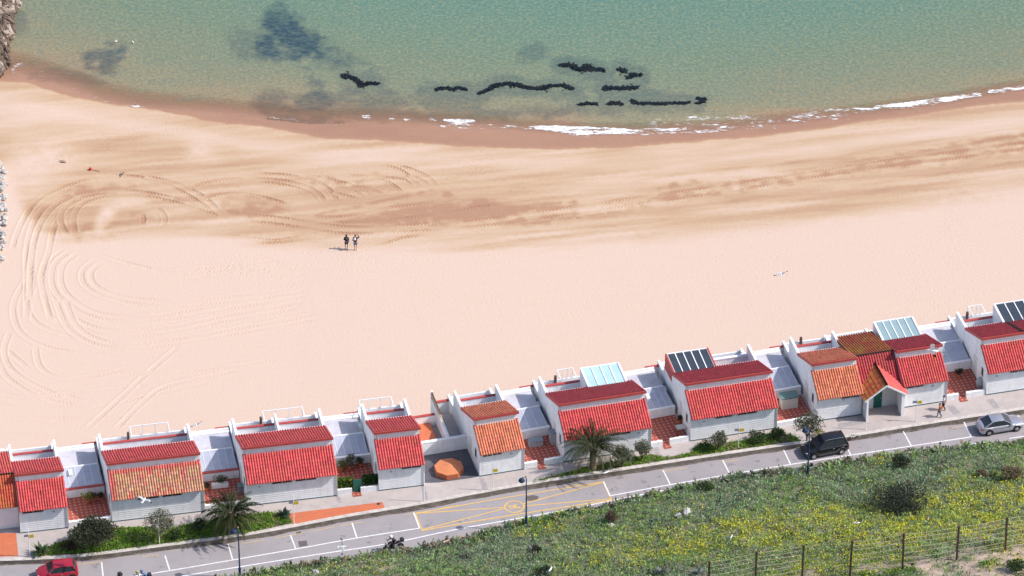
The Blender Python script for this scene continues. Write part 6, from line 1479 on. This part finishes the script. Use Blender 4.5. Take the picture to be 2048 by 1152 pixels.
# ---- motorcycles
def make_bike(label, p, rz, paint='greyblue', scooter=False):
    t = thing('motorcycle', label, 'motorcycle', p, rz)
    for x, nm in ((.72,'wheel'),(-.70,'wheel')):
        w = MB(); prof = [(.17,-.05),(.29,-.055),(.31,0),(.29,.055),(.17,.05)]; nn = 20; vs = []
        for r_, o in prof:
            for j in range(nn): a = 2*math.pi*j/nn; vs.append((x+r_*math.cos(a), o, .31+r_*math.sin(a)))
        w.add(vs, [(i*nn+j, i*nn+(j+1) % nn, (i+1)*nn+(j+1) % nn, (i+1)*nn+j) for i in range(len(prof)-1) for j in range(nn)]); wo = w.build(nm, M['tyre'], t); r = MB(); r.tube([(x,-.04,.31),(x,.04,.31)], .16, 14); r.build('rim', M['rim'], wo)
    for s in (-.08, .08): MB().tube([(.72,s,.31),(.42,s,.92)], .025, 8).build('fork', M['rim'], t)
    b = MB(); b.tube([(.50,0,.78),(.25,0,.86),(-.05,0,.80)], [.13,.18,.12], 12); b.build('fuel_tank', M[paint], t, smooth=True)
    b = MB(); b.tube([(.62,0,.88),(.72,0,.80),(.66,0,.62)], [.10,.15,.07], 10); b.build('front_fairing', M[paint], t, smooth=True)
    b = MB(); b.blob((.12,0,.45), (.30,.17,.22), 10, 7, .12); b.build('engine', M['dark'], t)
    b = MB(); b.tube([(.0,0,.80),(-.35,0,.80),(-.62,0,.88)], [.12,.14,.09], 10); b.build('seat', M['black_cloth'], t, smooth=True)
    b = MB(); b.tube([(-.35,0,.72),(-.72,0,.78),(-.92,0,.82)], [.10,.09,.05], 8); b.build('tail', M['white_metal'], t, smooth=True)
    b = MB(); b.tube([(.40,-.36,1.0),(.46,-.15,1.02),(.46,.15,1.02),(.40,.36,1.0)], .02, 8); b.build('handlebar', M['dark'], t)
    for s in (-.3, .3): MB().blob((.50,s,1.14), (.03,.07,.05), 8, 6, 0).build('mirror', M['dark'], t)
    b = MB(); b.blob((.80,0,.84), (.06,.10,.09), 10, 7, 0); b.build('headlight', M['lamp_white'], t, smooth=True)
    b = MB(); b.tube([(.1,-.2,.30),(-.4,-.22,.32),(-.85,-.22,.42)], [.03,.05,.06], 8); b.build('exhaust', M['rim'], t)
    b = MB(); b.box(-1.0,-.2,.86,-.66,.2,1.14); b.build('top_box', M['dark'], t, bevel=.04)
    return t
RIDE = dict(pel=(0,-.05,.93), wai=(0,.06,1.10), che=(0,.20,1.28), neck=(0,.30,1.43), hbase=(0,.34,1.50), head=(0,.38,1.59), top=(0,.38,1.67), shl=(-.17,.22,1.37), shr=(.17,.22,1.37), ell=(-.27,.40,1.14), elr=(.27,.40,1.14), wrl=(-.30,.56,1.03), wrr=(.30,.56,1.03), hil=(-.11,-.02,.90), hir=(.11,-.02,.90), knl=(-.22,.38,.72), knr=(.22,.38,.72), anl=(-.20,.12,.38), anr=(.20,.12,.38), tol=(-.22,.28,.36), tor=(.22,.28,.36))
f, r = Vector(at(766,1105,ZR)), Vector(at(807,1096,ZR)); d = f-r; ang = math.atan2(d.y, d.x); mid = (f+r)/2
bk = make_bike('dark motorcycle with white tail and top box riding left along the road', mid, ang, 'paint_black')
t, J = person('motorcycle rider in dark jacket and white helmet leaning over the handlebar', mid+Vector((math.cos(ang),math.sin(ang),0))*-.18, ang-math.pi/2, 1.75, RIDE, 'navy', 'black_cloth', 'long', 'long', helmet='white_metal')
M['yellow_helmet'] = mat('yellow_helmet', (.45,.38,.12), .4, .05)
f, r = Vector(at(262,1174,ZR)), Vector(at(301,1167,ZR)); d = f-r; ang = math.atan2(d.y, d.x); mid = (f+r)/2; u = Vector((math.cos(ang),math.sin(ang),0))
make_bike('scooter carrying two people at the bottom edge of the photo', mid, ang, 'greyblue')
person('rider in white top and yellowish helmet in front on the bottom edge scooter', mid+u*-.12, ang-math.pi/2, 1.7, RIDE, 'white_cloth', 'jeans', 'long', 'long', helmet='yellow_helmet')
person('passenger in blue top behind the rider on the bottom edge scooter', mid+u*-.52, ang-math.pi/2, 1.7, RIDE, 'blue_cloth', 'jeans', 'long', 'long', helmet='blue_cloth')
f, r = Vector(at(212,1176,ZR)), Vector(at(240,1171,ZR)); d = f-r; make_bike('motorcycle whose mirrors just show at the bottom edge left of the scooter', (f+r)/2, math.atan2(d.y, d.x)+R(25), 'paint_black')

# ---- gulls
def make_gull():
    t = thing('seagull', 'x', 'seagull', (0,0,0), 0, 'flying gulls')
    mb = MB(); st = [(-.30,.012,0),(-.22,.045,0),(-.10,.075,0),(.02,.085,.005),(.12,.070,.015),(.19,.050,.03),(.24,.046,.04),(.29,.030,.038),(.31,.012,.035)]; n = 10; vs = []
    for x, r, z in st:
        for j in range(n): a = 2*math.pi*j/n; vs.append((x, r*math.cos(a), z+r*.85*math.sin(a)))
    mb.mi = 0; mb.add(vs, [(i*n+j, i*n+(j+1) % n, (i+1)*n+(j+1) % n, (i+1)*n+j) for i in range(len(st)-1) for j in range(n)]+[tuple(range(n)), tuple(range((len(st)-1)*n+n-1, (len(st)-1)*n-1, -1))])
    for s in (-1, 1):
        W_ = [(0.02,.12,-.10,.02),(.20,.15,-.08,.08),(.40,.13,-.07,.13),(.56,.05,-.10,.10),(.70,-.06,-.16,.04)]; up_ = []; lo_ = []
        for y, xl, xt, z in W_: up_ += [(xl, s*y, z+.012), ((xl+xt)/2, s*y, z+.02), (xt, s*y, z)]
        for y, xl, xt, z in W_: lo_ += [(xl, s*y, z-.006), ((xl+xt)/2, s*y, z-.004), (xt, s*y, z-.008)]
        for i in range(4):
            for j in range(2):
                mb.mi = 2 if i == 3 else 1; mb.add([up_[i*3+j], up_[i*3+j+1], up_[i*3+3+j+1], up_[i*3+3+j]], [(0,1,2,3)])
                mb.mi = 2 if i == 3 else 0; mb.add([lo_[i*3+j], lo_[i*3+j+1], lo_[i*3+3+j+1], lo_[i*3+3+j]], [(0,1,2,3)])
    mb.mi = 0; mb.add([(-.24,-.04,.01),(-.24,.04,.01),(-.40,.09,.005),(-.42,0,.005),(-.40,-.09,.005)], [(0,1,2,3,4)])
    mb.build('body', [M['gull_white'], M['gull_grey'], M['black_cloth']], t, smooth=True)
    b = MB(); b.tube([(.30,0,.035),(.345,0,.03),(.37,0,.02)], [.014,.010,.003], 6); b.build('beak', M['beak'], t)
    for s in (-1,1): MB().blob((.265,s*.036,.055), .007, 6, 4, 0).build('eye', M['dark'], t)
    return t
G0 = make_gull()
GULLS = [(288,1000,9,R(70),R(10),1.15,'gull with spread wings in front of the ochre roofed house wall'),(685,1093,6,R(5),R(55),1.1,'gull over the road left of the dark motorcycle'),(1212,945,8,R(25),R(-50),1.25,'gull over the kerb right of the right palm'),(1562,549,40,R(-80),R(15),.93,'gull gliding alone over the pale sand'),(393,850,4,R(-75),R(20),.85,'gull just above the wing wall of the ochre roofed house'),(1101,1139,10,R(60),R(-60),1.15,'gull at the bottom edge in the middle of the hillside'),(1714,1046,8,R(200),R(40),1.1,'gull over the yellow flowers below the dark bramble mound'),(1463,1073,7,R(65),R(-55),.95,'gull over the yellow flowers left of the fence'),(1866,702,150,R(170),R(62),1.0,'largest gull, banking in front of the red roof near the porch'),(1690,1062,3,R(30),R(20),.6,'distant small gull just left of the one below the bramble mound')]
first = True
for px, py, z, rz, bank, sc, lab in GULLS[:9]:
    p = at(px, py, z)
    g = G0 if first else dup(G0, p, rz, lab)
    g.location = p; g['label'] = lab; g.rotation_euler = (bank, 0, rz); g.scale = (sc*.95,)*3; first = False
for i, (px, py, lab) in enumerate(((232,83,'white gull floating on the water, left of the two resting ones'),(266,85,'white gull floating on the water, right of the two resting ones'))):
    t = thing('floating_gull', lab, 'seagull', at(px, py, ZW+.1), R(30+80*i)); t.scale = (.62,)*3; b = MB()
    b.tube([(-.28,0,.08),(-.15,0,.04),(.0,0,.04),(.12,0,.06),(.2,0,.16),(.25,0,.2),(.3,0,.19)], [.015,.07,.1,.09,.05,.05,.02], 10); b.build('body', M['gull_white'], t, smooth=True); b = MB(); b.tube([(.29,0,.19),(.36,0,.17)], [.014,.004], 6); b.build('beak', M['beak'], t)
